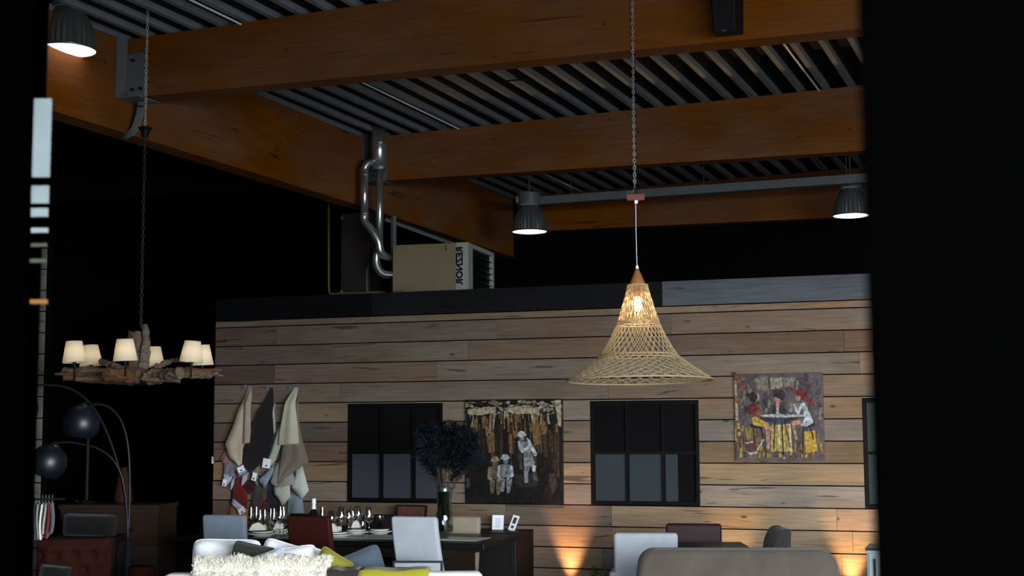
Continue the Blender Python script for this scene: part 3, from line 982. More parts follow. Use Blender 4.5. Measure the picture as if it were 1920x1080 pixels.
for i, (x, y, z) in enumerate(rim):
    zs = .085
    arm = MB(); arm.tube([(x, y, -.01), (x, y, zs)], .008, 6); arm.lathe([(.001, zs - .02), (.028, zs - .018), (.03, zs - .012), (.001, zs - .010)], 14, (x, y, 0)); arm.lathe([(.014, zs), (.015, zs + .05), (.001, zs + .05)], 10, (x, y, 0))
    arm.build('candle_arm', M_spk, chd, local=True)
    tx_, ty_ = jitter(.07), jitter(.05)
    T = Matrix.Translation((x, y, zs + .02)) @ Matrix.Rotation(tx_, 4, 'Y') @ Matrix.Rotation(ty_, 4, 'X')
    h = 38 * cs
    sh = MB(T).lathe([(21.5 * cs, 0), (14.5 * cs, h)], 26).build('lampshade', M_shade, chd, local=True, smooth=True)
    rg = MB(T)
    rg.tube([(21.5 * cs * math.cos(2 * math.pi * j / 26), 21.5 * cs * math.sin(2 * math.pi * j / 26), 0) for j in range(26)], .0022, 4, closed=True)
    rg.build('bottom_rim', M_shade, sh, local=True); rg = MB(T)
    rg.tube([(14.5 * cs * math.cos(2 * math.pi * j / 26), 14.5 * cs * math.sin(2 * math.pi * j / 26), h) for j in range(26)], .0022, 4, closed=True)
    rg.build('top_rim', M_shade, sh, local=True)
    MB(T).lathe([(.001, .045), (.012, .047), (.018, .065), (.010, .085), (.001, .092)], 10).build('bulb', mat('small_lit_bulb', (1, .85, .6, 1), .4, emit=(1, .80, .54, 1), estr=12), chd, local=True, smooth=True)
ctop = at(268, 240, CY)
czt = deckz(uv(ctop)[0]) + .15
M_dchain = mat('blackened_chain', srgb(52, 46, 42), .5, metal=.4)
chain(MB(), cc + Vector((0, 0, .38)), (cc.x, CY, at(268, 258, CY).z), .032, .0042, .0095).build('dark_chain', M_dchain, chd)
chain(MB(), (cc.x, CY, at(268, 240, CY).z), (cc.x, CY, czt), .028, .0036, .009).build('light_chain', M_chain, chd)
cz_ = at(268, 258, CY).z
MB().lathe([(.001, cz_ - cc.z), (.022, cz_ - cc.z), (.035, cz_ - cc.z + .05), (.055, cz_ - cc.z + .075), (.05, cz_ - cc.z + .08), (.001, cz_ - cc.z + .07)], 18).build('canopy_cup', M_spk, chd, local=True)

# ------------------------------------------------------------------ arc floor lamp
AY = 10.0
arc = thing('arc_floor_lamp', 'black arc floor lamp with three curved arms and round globe shades', 'floor lamp', Vector((at(240, 1000, AY).x, AY, 0)))
M_arc = mat('satin_black_tube', srgb(26, 28, 33), .4, metal=.3)
M_globe = mat('gloss_navy_globe', srgb(12, 16, 26), .42, spec=.5)
ap = lambda x, y, d=0: at(x, y, AY + d)
MB().tube([arc.location + Vector((0, 0, .02)), ap(240.5, 1013)], .026, 12).build('pole', M_arc, arc, smooth=True)
MB().lathe([(.001, 0), (.19, 0), (.19, .03), (.17, .04), (.001, .04)], 32).build('base', M_spk, arc, local=True)
arms = [[(240, 1013), (243, 940), (243, 880), (239, 830), (229, 793), (213, 770), (193, 759), (176, 759), (165, 765)],
        [(240, 1013), (236, 950), (226, 890), (213, 845), (198, 805), (178, 768), (155, 743), (125, 727), (90, 722), (60, 724), (45, 732)],
        [(240, 1013), (237, 950), (231, 905), (222, 878), (207, 857), (183, 841), (155, 833), (128, 829), (108, 831)]]
for i, a_ in enumerate(arms):
    dd = (0, .08, -.10)[i]
    p_, _ = flex([ap(x, y, dd * (1 - (y - 720) / 300)) for x, y in a_], 1, 48)
    MB().tube(p_, .0085, 8).build('arm', M_arc, arc, smooth=True)


def globe(x, y, r, tilt, d):
    c = ap(x, y, d); rr = r * AY / F
    T = Matrix.Translation(c) @ Matrix.Rotation(tilt, 4, 'Y')
    prof = [(.20, .98), (.4, .92), (.62, .79), (.8, .6), (.93, .36), (1.0, .08), (1.0, -.18), (.93, -.45), (.80, -.66), (.66, -.80)]
    g = MB(T).lathe([(a * rr, b * rr) for a, b in prof], 36).build('globe_shade', M_globe, arc, smooth=True)
    MB(T).lathe([(.64 * rr, -.79 * rr), (.78 * rr, -.64 * rr), (.9 * rr, -.4 * rr), (.3 * rr, .8 * rr)], 30).build('inner_lining', M_arc, g, smooth=True)
    MB(T).lathe([(.001, 1.12 * rr), (.16 * rr, 1.12 * rr), (.2 * rr, 1.05 * rr), (.3 * rr, 1.03 * rr), (.32 * rr, .95 * rr), (.42 * rr, .92 * rr), (.42 * rr, .86 * rr)], 20).build('collar', M_arc, g)
    MB(T).tube([(0, 0, 1.1 * rr), (.1 * rr, 0, 1.22 * rr)], .008, 6).build('swivel', M_arc, g)


globe(153, 793, 33, .12, 0)
globe(91, 866, 33, .35, -.10)
globe(38, 765, 33, .2, .08)

# ------------------------------------------------------------------ furniture
M_legs = mat('dark_leg_wood', srgb(30, 24, 22), .5)


def fabric(name, rgb, rough=.9, vary=.06, bump=.25, bscale=220, sheen=.15, scale=9):
    return mat(name, srgb(*rgb), rough, spec=.12, vary=vary, bump=bump, bscale=bscale, sheen=sheen, scale=scale)


def chair(label, x, Y, ytop, w, rz, m, lean=.09, wbot=None, thick=.06, seatz=.47, depth=.44, arms=False, bev=.022, group=None, name='dining_chair', cat='chair', crown=0.0):
    """Upholstered chair; (x, ytop) is where the top middle of its back shows, w the width of the back in pixels. Local -y is the back."""
    c = at(x, ytop, Y)
    s = Y / F; W = w * s; WB = (wbot or w) * s; H = c.z
    base = Vector((c.x, c.y, 0))
    t = thing(name, label, cat, base, rz, group)
    yb = 0.0
    # backrest: leaning slab, top at local origin
    n = 6
    mb = MB(); vs_ = []
    zl = seatz - .06
    for i in range(n + 1):
        f = i / n; z = zl + (H - zl) * f
        ww = WB + (W - WB) * f; yy = lean * (1 - f) ** 1.3
        vs_ += [(-ww / 2, yy, z), (ww / 2, yy, z), (ww / 2, yy + thick, z), (-ww / 2, yy + thick, z)]
    fs_ = [(3, 2, 1, 0), (4 * n, 4 * n + 1, 4 * n + 2, 4 * n + 3)]
    for i in range(n):
        for j in range(4):
            fs_.append((4 * i + j, 4 * i + (j + 1) % 4, 4 * i + 4 + (j + 1) % 4, 4 * i + 4 + j))
    for k, v in enumerate(vs_):
        if k >= 4 * n: pass
    mb.add(vs_, fs_).build('backrest', m, t, local=True, bevel=bev, bseg=3, smooth=True).modifiers.new('wn', 'WEIGHTED_NORMAL')
    y0 = lean + .02
    MB().box((-WB / 2, y0, seatz - .09), (WB / 2, y0 + depth, seatz)).build('seat', m, t, local=True, bevel=bev, bseg=3)
    for sx in (-1, 1):
        for yy in (y0 + .02, y0 + depth - .06):
            MB().box((sx * (WB / 2 - .025) - .02, yy, 0), (sx * (WB / 2 - .025) + .02, yy + .04, seatz - .09)).build('leg', M_legs, t, local=True)
    if arms:
        for sx in (-1, 1):
            MB().box((sx * (WB / 2 + .0) - .04, lean * .5, seatz - .1), (sx * (WB / 2 + .0) + .04, y0 + depth, seatz + .20)).build('armrest', m, t, local=True, bevel=.02, bseg=3)
    return t


M_bluegrey = fabric('blue_grey_weave', (104, 113, 125))
M_redleather = mat('dark_red_leather', srgb(46, 15, 11), .6, spec=.12, vary=.06, bump=.05)
M_offwhite = fabric('off_white_weave', (152, 157, 163))
M_cream = fabric('cream_leather', (140, 130, 112), rough=.6)
M_lightgrey = fabric('light_grey_weave', (138, 143, 150))
M_taupe = fabric('taupe_velvet', (60, 54, 48), sheen=.12, vary=.18, scale=5)
M_aub = mat('aubergine_leather', srgb(40, 26, 27), .55, spec=.15)
M_char = fabric('charcoal_weave', (38, 36, 35))
M_tabledark = mat('dark_stained_top', srgb(18, 17, 17), .35, spec=.2, vary=.12, stretch=(1, 8, 8))

# dining table near the wall
TZ = .76
tA = atz(907, 1019.5, TZ)
TL, TD = 2.75, .95
dt = thing('dining_table', 'long dark dining table laid with glasses and plates before the plank wall', 'table', Vector((tA.x, tA.y, 0)), -AW)
MB().box((-TL, 0, TZ - .045), (0, TD, TZ)).build('table_top', M_tabledark, dt, local=True, bevel=.004)
MB().box((-TL + .3, .1, TZ - .13), (-.3, TD - .1, TZ - .046)).build('apron', M_darkwood, dt, local=True)
for x_ in (-TL + .35, -.75):
    MB().box((x_, .2, .03), (x_ + .4, TD - .2, TZ - .13)).build('pedestal', M_darkwood, dt, local=True)
    MB().box((x_ - .05, .12, 0), (x_ + .45, TD - .12, .03)).build('foot', M_darkwood, dt, local=True)


def ontable(x, y):
    return atz(x, y, TZ)


chair('blue-grey upholstered dining chair at the left end of the laid table', 418, 10.75, 966, 86, -AW + .10, M_bluegrey, lean=.10, wbot=84)
chair('dark red leather dining chair with its back to the viewer', 576, 10.4, 968, 88, -AW + .02, M_redleather, lean=.20, wbot=90)
chair('tall off-white dining chair with its back to the viewer', 774, 10.05, 969, 91, -AW + .02, M_offwhite, lean=.22, wbot=94)
chair('cream dining chair on the far side of the table behind the vase', 870, 12.15, 968, 70, math.pi - AW, M_cream, lean=.08, wbot=72, depth=.36)
chair('black dining chair on the far side behind the red leather chair', 577, 12.85, 962.5, 66, math.pi - AW, M_black_leather, lean=.08, depth=.36)
chair('black dining chair on the far side behind the wine glasses', 715, 12.5, 964, 66, math.pi - AW, M_black_leather, lean=.08, depth=.36)

# ---- table ware
M_glass = glass_mat('clear_glass', (.97, .98, .98, 1), 4.0)
M_china = mat('white_china', srgb(222, 222, 218), .3, spec=.5)
M_napkin = fabric('white_napkin', (214, 212, 204))
M_vglass = glass_mat('smoky_green_glass', (.66, .73, .71, 1), 1.0)


def stemware(label, x, yb, ytop, r, kind='wine'):
    b = ontable(x, yb); d = b.y
    s = d / F; H = (yb - ytop) * s; R = r * s
    g = thing('wine_glass' if kind != 'tumbler' else 'tumbler', label, 'glass', b, 0, 'glasses on the laid table')
    if kind == 'wine':
        prof = [(R * .72, H), (R * .98, H * .72), (R, H * .62), (R * .86, H * .5), (R * .4, H * .43), (.004, H * .41)]
        MB().lathe(prof, 18).build('bowl', M_glass, g, local=True, smooth=True)
        MB().lathe([(.004, H * .42), (.0032, H * .3), (.004, .01), (R * .75, .003), (R * .78, 0)], 14).build('stem', M_glass, g, local=True, smooth=True)
    else:
        MB().lathe([(R * .95, H), (R * .85, .01), (.001, .008)], 16).build('bowl', M_glass, g, local=True, smooth=True)
    return g


for i, (x, yb, yt, r) in enumerate(((470, 1001, 952, 5), (480, 1000, 951, 5.5), (487, 1003, 957, 5.5), (496, 1001, 956, 5.5), (507, 1003, 955, 6), (513, 1005, 954, 6), (525, 1006, 950, 7), (531, 1004, 951, 6))):
    stemware(['leftmost tall flute glass beside the blue-grey chair', 'second flute glass from the blue-grey chair', 'wine glass third from the blue-grey chair', 'wine glass fourth from the blue-grey chair',
              'wine glass fifth from the blue-grey chair', 'wine glass sixth from the blue-grey chair, third left of the red chair', 'large wine glass second left of the red leather chair', 'wine glass just left of the red leather chair'][i], x, yb, yt, r)
for i, (x, yb, yt, r, kd) in enumerate(((604, 1000, 952, 5, 'wine'), (622, 1003, 957.5, 9, 'wine'), (640, 1006, 951, 9.5, 'wine'), (654, 1001, 955, 7.5, 'wine'), (661, 1000, 952, 7.5, 'wine'), (672, 999, 949, 9, 'wine'),
                                        (680, 1008, 973, 6, 'wine'), (692, 1003, 950, 8.5, 'wine'), (713, 996, 968, 7, 'tumbler'))):
    stemware(['slender glass behind the right corner of the red chair', 'wine glass just right of the red leather chair', 'large wine glass second right of the red chair', 'wine glass third right of the red chair',
              'wine glass fourth right of the red chair', 'wine glass fifth right of the red chair, at the back', 'small low glass among the plates right of the red chair', 'large wine glass nearest the white chair', 'plain tumbler beside the white chair'][i], x, yb, yt, r, kd)


def plate(label, x, y, r):
    b = ontable(x, y); R = r * b.y / F
    p = thing('dinner_plate', label, 'plate', b, 0, 'plates on the laid table')
    MB().lathe([(.001, .008), (R * .6, .008), (R * .68, .012), (R, .022), (R, .026), (R * .66, .016), (R * .6, .012), (.001, .012)], 28).build('rim', M_china, p, local=True, smooth=True)
    MB().lathe([(R * .62, .030), (R * .7, .04), (.001, .034)], 24).build('side_plate', M_china, p, local=True, smooth=True)
    MB().lathe([(.001, 0), (R * .55, 0), (R * .6, .008)], 20).build('foot_ring', M_china, p, local=True)
    return p


def napkin(label, x, y, w, h, rz):
    b = ontable(x, y); s = b.y / F
    W, H = w * s, h * s
    t = thing('napkin', label, 'napkin', b + Vector((0, 0, .045)), rz, 'folded napkins on the plates')
    mb = MB(); mb.prism([(-W / 2, 0, 0), (W / 2, 0, 0), (W * .38, 0, H * .55), (W * .05, 0, H), (-W * .3, 0, H * .75)], (0, .05, 0)); mb.build('fold', M_napkin, t, local=True, bevel=.004)
    mb = MB(); mb.prism([(-W * .4, .05, 0), (W * .5, .05, 0), (W * .45, .05, H * .6), (-W * .2, .05, H * .5)], (0, .06, 0)); mb.build('fold', M_napkin, t, local=True, bevel=.004)


plate('white plate at the left end of the table beside the blue-grey chair', 492, 1005, 30)
plate('white plate behind the red chair on its left side', 524, 1001, 22)
plate('white plate just right of the red leather chair', 632, 1007, 30)
plate('white plate between the red and the white chair', 668, 1002, 26)
plate('white plate left of the white chair under the tumbler', 712, 1001, 26)
napkin('white folded napkin on the leftmost plate', 482, 1005, 32, 15, .1)
napkin('white folded napkin on the plate left of the red chair', 522, 1002, 18, 16, .1)
napkin('white folded napkin right of the red chair', 621, 1008, 24, 16, -.2)
napkin('white folded napkin at the back between glasses', 668, 1000, 20, 14, .3)

# champagne bottle
bb = ontable(588, 1001); s = bb.y / F
bt = thing('champagne_bottle', 'dark champagne bottle with silver-white foil on its neck', 'bottle', bb)
Hb = (1001 - 936) * s
MB().lathe([(.001, 0), (.042, 0), (.044, .01), (.044, Hb * .52), (.036, Hb * .6), (.022, Hb * .68), (.018, Hb * .72)], 20).build('bottle_body', mat('dark_green_bottle', srgb(14, 20, 14), .1, spec=.5), bt, local=True, smooth=True)
MB().lathe([(.027, Hb * .60), (.020, Hb * .70), (.016, Hb * .80), (.0165, Hb * .84), (.018, Hb * .845), (.018, Hb * .99), (.014, Hb), (.001, Hb)], 18).build('foil', mat('white_foil', srgb(224, 226, 228), .35, spec=.5, bump=.2, bscale=90), bt, local=True, smooth=True)

# bread basket glimpsed between the left glasses
bk_ = ontable(498, 1000)
bsk = thing('bread_basket', 'low olive-brown dish between the glasses at the left end of the table', 'dish', bk_ + Vector((0, .12, 0)))
MB().lathe([(.001, .0), (.10, .0), (.17, .07), (.18, .075), (.16, .07), (.1, .02), (.001, .02)], 24).build('bowl', mat('olive_brown_weave', srgb(112, 96, 56), .8, vary=.2, scale=30), bsk, local=True)

# runner and vase
ra = ontable(800, 1013)
rn = thing('table_runner', 'pale woven runner lying under the vase', 'table runner', Vector((ontable(833, 1010).x, ontable(833, 1010).y, TZ)), -AW)
MB().box((-1.0, -.17, .0), (.34, .17, .004)).build('cloth', fabric('pale_runner_weave', (150, 148, 140)), rn, local=True)
rn.location.z = TZ
vb = ontable(833, 1010.5); s = vb.y / F
vz = thing('glass_vase', 'two-tier smoky glass vase on the dining table', 'vase', vb + Vector((0, 0, .005)))
prof = [(.001, 0), (8 * s, 0), (8.5 * s, 2 * s), (8.5 * s, 10 * s), (15 * s, 12 * s), (16.5 * s, 15 * s), (16.5 * s, 42 * s), (15 * s, 48 * s), (13.5 * s, 50 * s), (13.5 * s, 90 * s), (12.5 * s, 94.5 * s), (11 * s, 94.5 * s)]
MB().lathe(prof, 32).build('outer_glass', M_vglass, vz, local=True, smooth=True)
MB().lathe([(r * .86, z + .004) for r, z in prof[1:]], 28).build('inner_glass', M_vglass, vz, local=True, smooth=True)
MB().lathe([(12.6 * s, 86 * s), (12.9 * s, 92 * s), (12 * s, 94.6 * s)], 28).build('silver_rim', mat('mirrored_rim', srgb(180, 190, 192), .15, metal=.8), vz, local=True, smooth=True)
pl = thing('dried_plumes', 'bushy dark blue dried plumes standing in the smoky vase', 'dried plant', vb + Vector((0, 0, 40 * s)))
M_plume = mat('dark_blue_plume', srgb(17, 23, 28), .95, spec=.03, vary=.3, scale=20)
M_stem = mat('plume_stem', srgb(52, 48, 40), .8)
rnd = random.Random(3)
def frond(tip, width, seed, dens=420, z0=80):
    r2 = random.Random(seed)
    p0 = vb + Vector((r2.uniform(-.03, .03), r2.uniform(-.03, .03), 40 * s))
    tipw = at(tip[0], tip[1], vb.y + r2.uniform(-.2, .2))
    mid = Vector((p0.x * .65 + tipw.x * .35, p0.y * .65 + tipw.y * .35, p0.z + (tipw.z - p0.z) * .62))
    path = [p0, p0.lerp(mid, .55) + Vector((0, 0, .03)), mid, mid.lerp(tipw, .6) + Vector((0, 0, .012)), tipw]
    pts, _ = flex(path, 1, 26)
    st_ = MB().tube(pts, .0035, 5).build('stem', M_stem, pl)
    mb = MB()
    for k in range(dens):
        t = .42 + .58 * r2.random()
        i = min(24, int(t * 25)); b = pts[i].lerp(pts[i + 1], t * 25 - i if i < 25 else 0)
        env = width * s * (math.sin((t - .40) / .62 * math.pi) ** .6)
        tan = (pts[i + 1] - pts[i]).normalized()
        d = Vector((r2.gauss(0, 1), r2.gauss(0, 1), r2.gauss(0, .8))); d = (d - tan * d.dot(tan)).normalized()
        L_ = env * r2.uniform(.4, 1.15)
        e = b + d * L_ + tan * L_ * r2.uniform(.3, 1.0) + Vector((0, 0, -L_ * .25))
        sd = d.cross(tan) * .0028
        m_ = b.lerp(e, .5) + Vector((0, 0, L_ * .12))
        mb.add([b - sd, b + sd, m_ + sd, e, m_ - sd], [(0, 1, 2, 3, 4)])
    o = mb.build('plume', M_plume, pl)
    return o


for i, (tx_, ty_, w_) in enumerate(((786, 806, 26), (800, 798, 28), (826, 794, 30), (850, 794, 30), (872, 800, 30), (890, 812, 26), (896, 836, 26), (788, 838, 26), (812, 812, 28), (864, 818, 30), (842, 808, 30), (880, 850, 22), (800, 856, 20), (868, 888, 8), (800, 884, 5))):
    frond((tx_, ty_), w_, 40 + i, 330 if w_ > 12 else 90)

# ------------------------------------------------------------------ sideboard along the wall
sb0 = wu(1000, 995, .06)
SBZ = .70
sbr = hit(1000, 995, W0 - VW * .06, VW)
sb = thing('sideboard', 'long dark brown sideboard standing against the plank wall behind the dining table', 'sideboard', wp(sb0[0], 0, .06), -AW)
SL, SD = 2.3, .46
MB().box((-SL, -SD, .08), (0, 0, SBZ - .03)).build('carcass', M_darkwood, sb, local=True)
MB().box((-SL - .01, -SD - .015, SBZ - .03), (.0, .01, SBZ)).build('top', M_darkwood, sb, local=True, bevel=.003)
for i in range(4):
    d_ = MB().box((-SL + .02 + i * SL / 4, -SD - .02, .1), (-SL + (i + 1) * SL / 4 - .01, -SD, SBZ - .045)).build('door', M_black_leather, sb, local=True, bevel=.003)
    MB().box((-SL + (i + 1) * SL / 4 - .06, -SD - .035, .42), (-SL + (i + 1) * SL / 4 - .045, -SD - .02, .55)).build('handle', M_blackmetal, d_, local=True)
MB().box((-SL + .05, -SD + .04, 0), (-.05, -.04, .08)).build('plinth', M_black_leather, sb, local=True)


def onside(x, y): return atz(x, y, SBZ)


M_card = mat('white_card', srgb(232, 234, 238), .6)
M_ink = mat('pale_blue_print', srgb(150, 160, 190), .7)
M_dink = mat('dark_print', srgb(60, 60, 64), .7)
p = onside(933, 993.5); s = p.y / F
tc_ = thing('price_card', 'white upright price card with pale blue print on the sideboard', 'card', p, -AW + .05)
T = Matrix.Rotation(math.radians(-8), 4, 'X')
MB(T).box((-11 * s, 0, .002), (11 * s, .004, 27 * s)).build('sheet', M_card, tc_, local=True)
for i in range(6):
    MB(T).box((-5 * s, -.0008, (5 + i * 3) * s), ((6 if i % 2 else 4) * s, 0, (6 + i * 3) * s)).build('print_line', M_ink, tc_, local=True)
MB().box((-12 * s, -.03, 0), (12 * s, .06, .004)).build('stand', M_glass, tc_, local=True)
p = onside(958, 995); s = p.y / F
th = thing('leaflet_holder', 'narrow slanting leaflet in a clear stand on the right of the sideboard', 'leaflet', p, -AW - .15)
T = Matrix.Rotation(math.radians(-22), 4, 'X') @ Matrix.Rotation(math.radians(12), 4, 'Y')
MB(T).box((-7 * s, 0, .004), (7 * s, .004, 30 * s)).build('leaflet', M_card, th, local=True)
MB(T).box((-3.5 * s, -.001, 14 * s), (3.5 * s, 0, 26 * s)).build('print_block', M_dink, th, local=True)
MB(T).box((-3 * s, -.001, 5 * s), (3 * s, 0, 10 * s)).build('print_block', M_dink, th, local=True)
MB().box((-8 * s, -.05, 0), (14 * s, .05, .004)).build('stand', M_glass, th, local=True)
p = onside(790, 989); s = p.y / F
pf = thing('picture_frame', 'dark framed print with reddish card standing on the sideboard left of the vase', 'picture frame', p - VW * .16 - UW * .05, -AW)
pf.location.z = SBZ
M_redcard = mat('faded_red_print', srgb(84, 48, 46), .7, vary=.3, scale=30)
T = Matrix.Rotation(math.radians(-10), 4, 'X')
z1 = (989 - 946) * s; hw = 30 * s; t_ = 3 * s
for (a, b) in (((-hw, 0, 0), (hw, .02, t_)), ((-hw, 0, z1 - t_), (hw, .02, z1)), ((-hw, 0, t_), (-hw + t_, .02, z1 - t_)), ((hw - t_, 0, t_), (hw, .02, z1 - t_))):
    MB(T).box(a, b).build('frame_bar', M_darkwood, pf, local=True)
MB(T).box((-hw + t_, .006, t_), (hw - t_, .012, z1 - t_)).build('print', M_redcard, pf, local=True)
MB().box((-.03, .02, 0), (.03, .10, .01)).build('easel_foot', M_darkwood, pf, local=True)

# ------------------------------------------------------------------ relief pictures
M_relief = mat('painted_metal_relief', rough=.5, spec=.2, vary=.62, scale=34, use_attr=True, bump=.8, bscale=46)


def picture(name, label, corners, zoom, draw):
    """corners: photo pixels of the four corners (tl, tr, br, bl); draw() lists relief pieces in panel coordinates 0..1 (x right, y down)."""
    d = .05
    tl, tr, br, bl = [wu(x, y, d) for x, y in corners]
    u0_, u1_ = (tl[0] + bl[0]) / 2, (tr[0] + br[0]) / 2
    zt_, zb_ = (tl[1] + tr[1]) / 2, (bl[1] + br[1]) / 2
    W, H = u1_ - u0_, zt_ - zb_
    t = thing(name, label, 'picture', wp(u0_, zb_, .026), -AW)
    MB().box((0, -.03, 0), (W, -.0, H)).build('panel', draw['panel'], t, local=True, bevel=.003)
    for part, pieces in draw['parts']:
        mb = MB()
        for i, (c, h, pts) in enumerate(pieces):
            mb.prism([(x * W, -.0295, (1 - y) * H) for x, y in pts], (0, -h, 0), tuple([v_ * draw.get('gain', 1) for v_ in srgb(*c)[:3]] + [1]))
        mb.build(part, M_relief, t, local=True, kind='stuff' if part.startswith('background') else None)
    return t


def blob(cx, cy, rx, ry, n=10, rot=0.0, jit=0.0):
    out = []
    for i in range(n):
        q = 2 * math.pi * i / n
        x = rx * math.cos(q) * (1 + jitter(jit)); y = ry * math.sin(q) * (1 + jitter(jit))
        out.append((cx + x * math.cos(rot) - y * math.sin(rot), cy + x * math.sin(rot) + y * math.cos(rot)))
    return out


def stroke(x0, y0, x1, y1, w0, w1=None):
    w1 = w0 if w1 is None else w1
    dx, dy = x1 - x0, y1 - y0; L = math.hypot(dx, dy) or 1; nx, ny = -dy / L, dx / L
    return [(x0 + nx * w0, y0 + ny * w0), (x1 + nx * w1, y1 + ny * w1), (x1 - nx * w1, y1 - ny * w1), (x0 - nx * w0, y0 - ny * w0)]


def nrm(cx0, cy0, w, h):
    return lambda *pts: [((x - cx0) / w, (y - cy0) / h) for x, y in pts]


# --- picture of three workers
random.seed(11)
n1 = nrm(105, 85, 862, 922)
bgp = []
for i in range(90):                                   # pale crust along the top
    x = random.random(); y = .02 + .13 * random.random()
    bgp.append((random.choice(((116, 110, 94), (130, 126, 116), (104, 92, 70), (86, 82, 76), (36, 31, 25))), .002 + .003 * random.random(), [(min(1, max(0, a)), min(1, max(0, b))) for a, b in blob(x, y, .02 + .035 * random.random(), .005 + .012 * random.random(), 8, jitter(.4), .35)]))
for i in range(130):                                   # drips
    x = random.random(); y = .10 + .05 * random.random(); L_ = .05 + .16 * random.random()
    bgp.append((random.choice(((110, 94, 64), (122, 116, 104), (20, 17, 15), (84, 62, 34), (15, 12, 11))), .002 + .003 * random.random(), [(min(1, max(0, a)), b) for a, b in stroke(x, y, x + jitter(.02), y + L_, .004 + .008 * random.random())]))
for i in range(60):                                   # tall plates behind
    x = random.random(); y0 = .2 + .1 * random.random(); y1 = y0 + .12 + .35 * random.random()
    bgp.append((random.choice(((28, 22, 17), (46, 34, 21), (18, 15, 13), (56, 44, 30), (13, 11, 10))), .0015 + .002 * random.random(), [(min(1, max(0, a)), b) for a, b in stroke(x, y0, x + jitter(.01), y1, .006 + .014 * random.random())]))
gold = []
for pts in (((285, 350), (365, 335), (372, 550), (320, 560)), ((525, 225), (570, 222), (575, 420), (535, 430)), ((700, 320), (772, 305), (775, 480), (715, 500)), ((780, 270), (835, 290), (835, 390), (790, 400)),
            ((140, 300), (230, 290), (240, 350), (150, 345)), ((175, 210), (205, 205), (210, 300), (180, 300)), ((250, 240), (310, 230), (320, 340), (265, 345)), ((495, 395), (525, 395), (530, 560), (500, 560)), ((690, 235), (760, 230), (760, 320), (695, 320))):
    gold.append(((88, 68, 40), .004, n1(*pts)))
for pts in (((130, 170), (380, 150), (385, 200), (250, 225), (130, 215)), ((480, 165), (640, 140), (760, 180), (740, 215), (560, 215), (480, 195)), ((900, 100), (955, 95), (955, 330), (935, 330), (915, 200))):
    gold.append(((134, 124, 102), .0055, n1(*pts)))


def worker(cx, top, hh, silver, seated):
    s1 = tuple(int(v * .7) for v in silver); s2 = tuple(int(v * .4) for v in silver); w = hh
    P = []
    P.append((silver, .010, n1(*[(cx - .0 * w + x, top + y) for x, y in blob(0, 26, 34, 27, 10)])))           # helmet
    P.append((silver, .011, n1((cx - 40, top + 34), (cx + 42, top + 28), (cx + 40, top + 40), (cx - 40, top + 44))))
    P.append((s1, .008, n1(*[(cx + x, top + y) for x, y in blob(4, 60, 22, 26, 9)])))                        # face
    if seated:
        P.append((s1, .009, n1((cx - 55, top + 95), (cx + 5, top + 80), (cx + 62, top + 100), (cx + 66, top + 200), (cx - 55, top + 205))))
        P.append((silver, .012, n1((cx - 62, top + 100), (cx - 40, top + 92), (cx - 44, top + 190), (cx - 8, top + 215), (cx - 20, top + 228), (cx - 68, top + 200))))
        P.append((silver, .012, n1((cx + 45, top + 96), (cx + 66, top + 104), (cx + 74, top + 195), (cx + 20, top + 226), (cx + 12, top + 212), (cx + 50, top + 185))))
        P.append((s1, .010, n1((cx - 50, top + 215), (cx + 0, top + 218), (cx - 14, top + 330), (cx - 40, top + 330))))
        P.append((s1, .010, n1((cx + 8, top + 218), (cx + 62, top + 212), (cx + 40, top + 335), (cx + 14, top + 345))))
        P.append((s2, .007, n1((cx - 14, top + 100), (cx + 16, top + 98), (cx + 10, top + 200), (cx - 6, top + 200))))
    else:
        P.append((s1, .010, n1((cx - 30, top + 90), (cx + 50, top + 88), (cx + 85, top + 190), (cx + 30, top + 205), (cx - 5, top + 180))))
        P.append((silver, .013, n1((cx - 34, top + 92), (cx - 8, top + 84), (cx + 8, top + 160), (cx + 60, top + 130), (cx + 68, top + 148), (cx + 4, top + 192), (cx - 20, top + 160))))
        P.append((silver, .013, n1((cx + 48, top + 60), (cx + 72, top + 78), (cx + 138, top + 205), (cx + 112, top + 222), (cx + 62, top + 120))))
        P.append((s1, .010, n1((cx + 18, top + 205), (cx + 92, top + 195), (cx + 122, top + 330), (cx + 100, top + 375), (cx + 80, top + 300), (cx + 56, top + 360), (cx + 54, top + 455), (cx + 22, top + 455), (cx + 20, top + 330))))
        P.append((silver, .012, n1((cx + 96, top + 300), (cx + 124, top + 305), (cx + 118, top + 360), (cx + 98, top + 352))))
        P.append((s2, .012, n1((cx + 100, top + 375), (cx + 128, top + 360), (cx + 140, top + 440), (cx + 102, top + 430))))
    return P


picture('mining_picture', 'square dark metal relief picture of three helmeted workers', ((872, 750), (1054, 747), (1057, 944.5), (873.5, 944.5)), None,
        {'panel': mat('dark_bronze_panel', srgb(15, 12, 10), .5, spec=.2, vary=.5, scale=10, bump=.5, bscale=20), 'parts': [
            ('background_patina', bgp), ('background_gold_plates', gold),
            ('crate', [((30, 26, 25), .006, n1((545, 750), (730, 740), (745, 850), (560, 870)))]), ('crouching_shape', [((44, 38, 34), .004, n1((850, 740), (905, 735), (920, 850), (880, 920), (850, 850)))]), ('lantern', [((50, 47, 43), .005, n1((110, 790), (140, 780), (150, 850), (120, 880)))]),
            ('seated_worker', worker(375, 590, 1, (108, 96, 76), True)), ('seated_worker', worker(465, 572, 1, (132, 136, 140), True)), ('standing_worker', worker(610, 368, 1, (140, 144, 148), False))]})

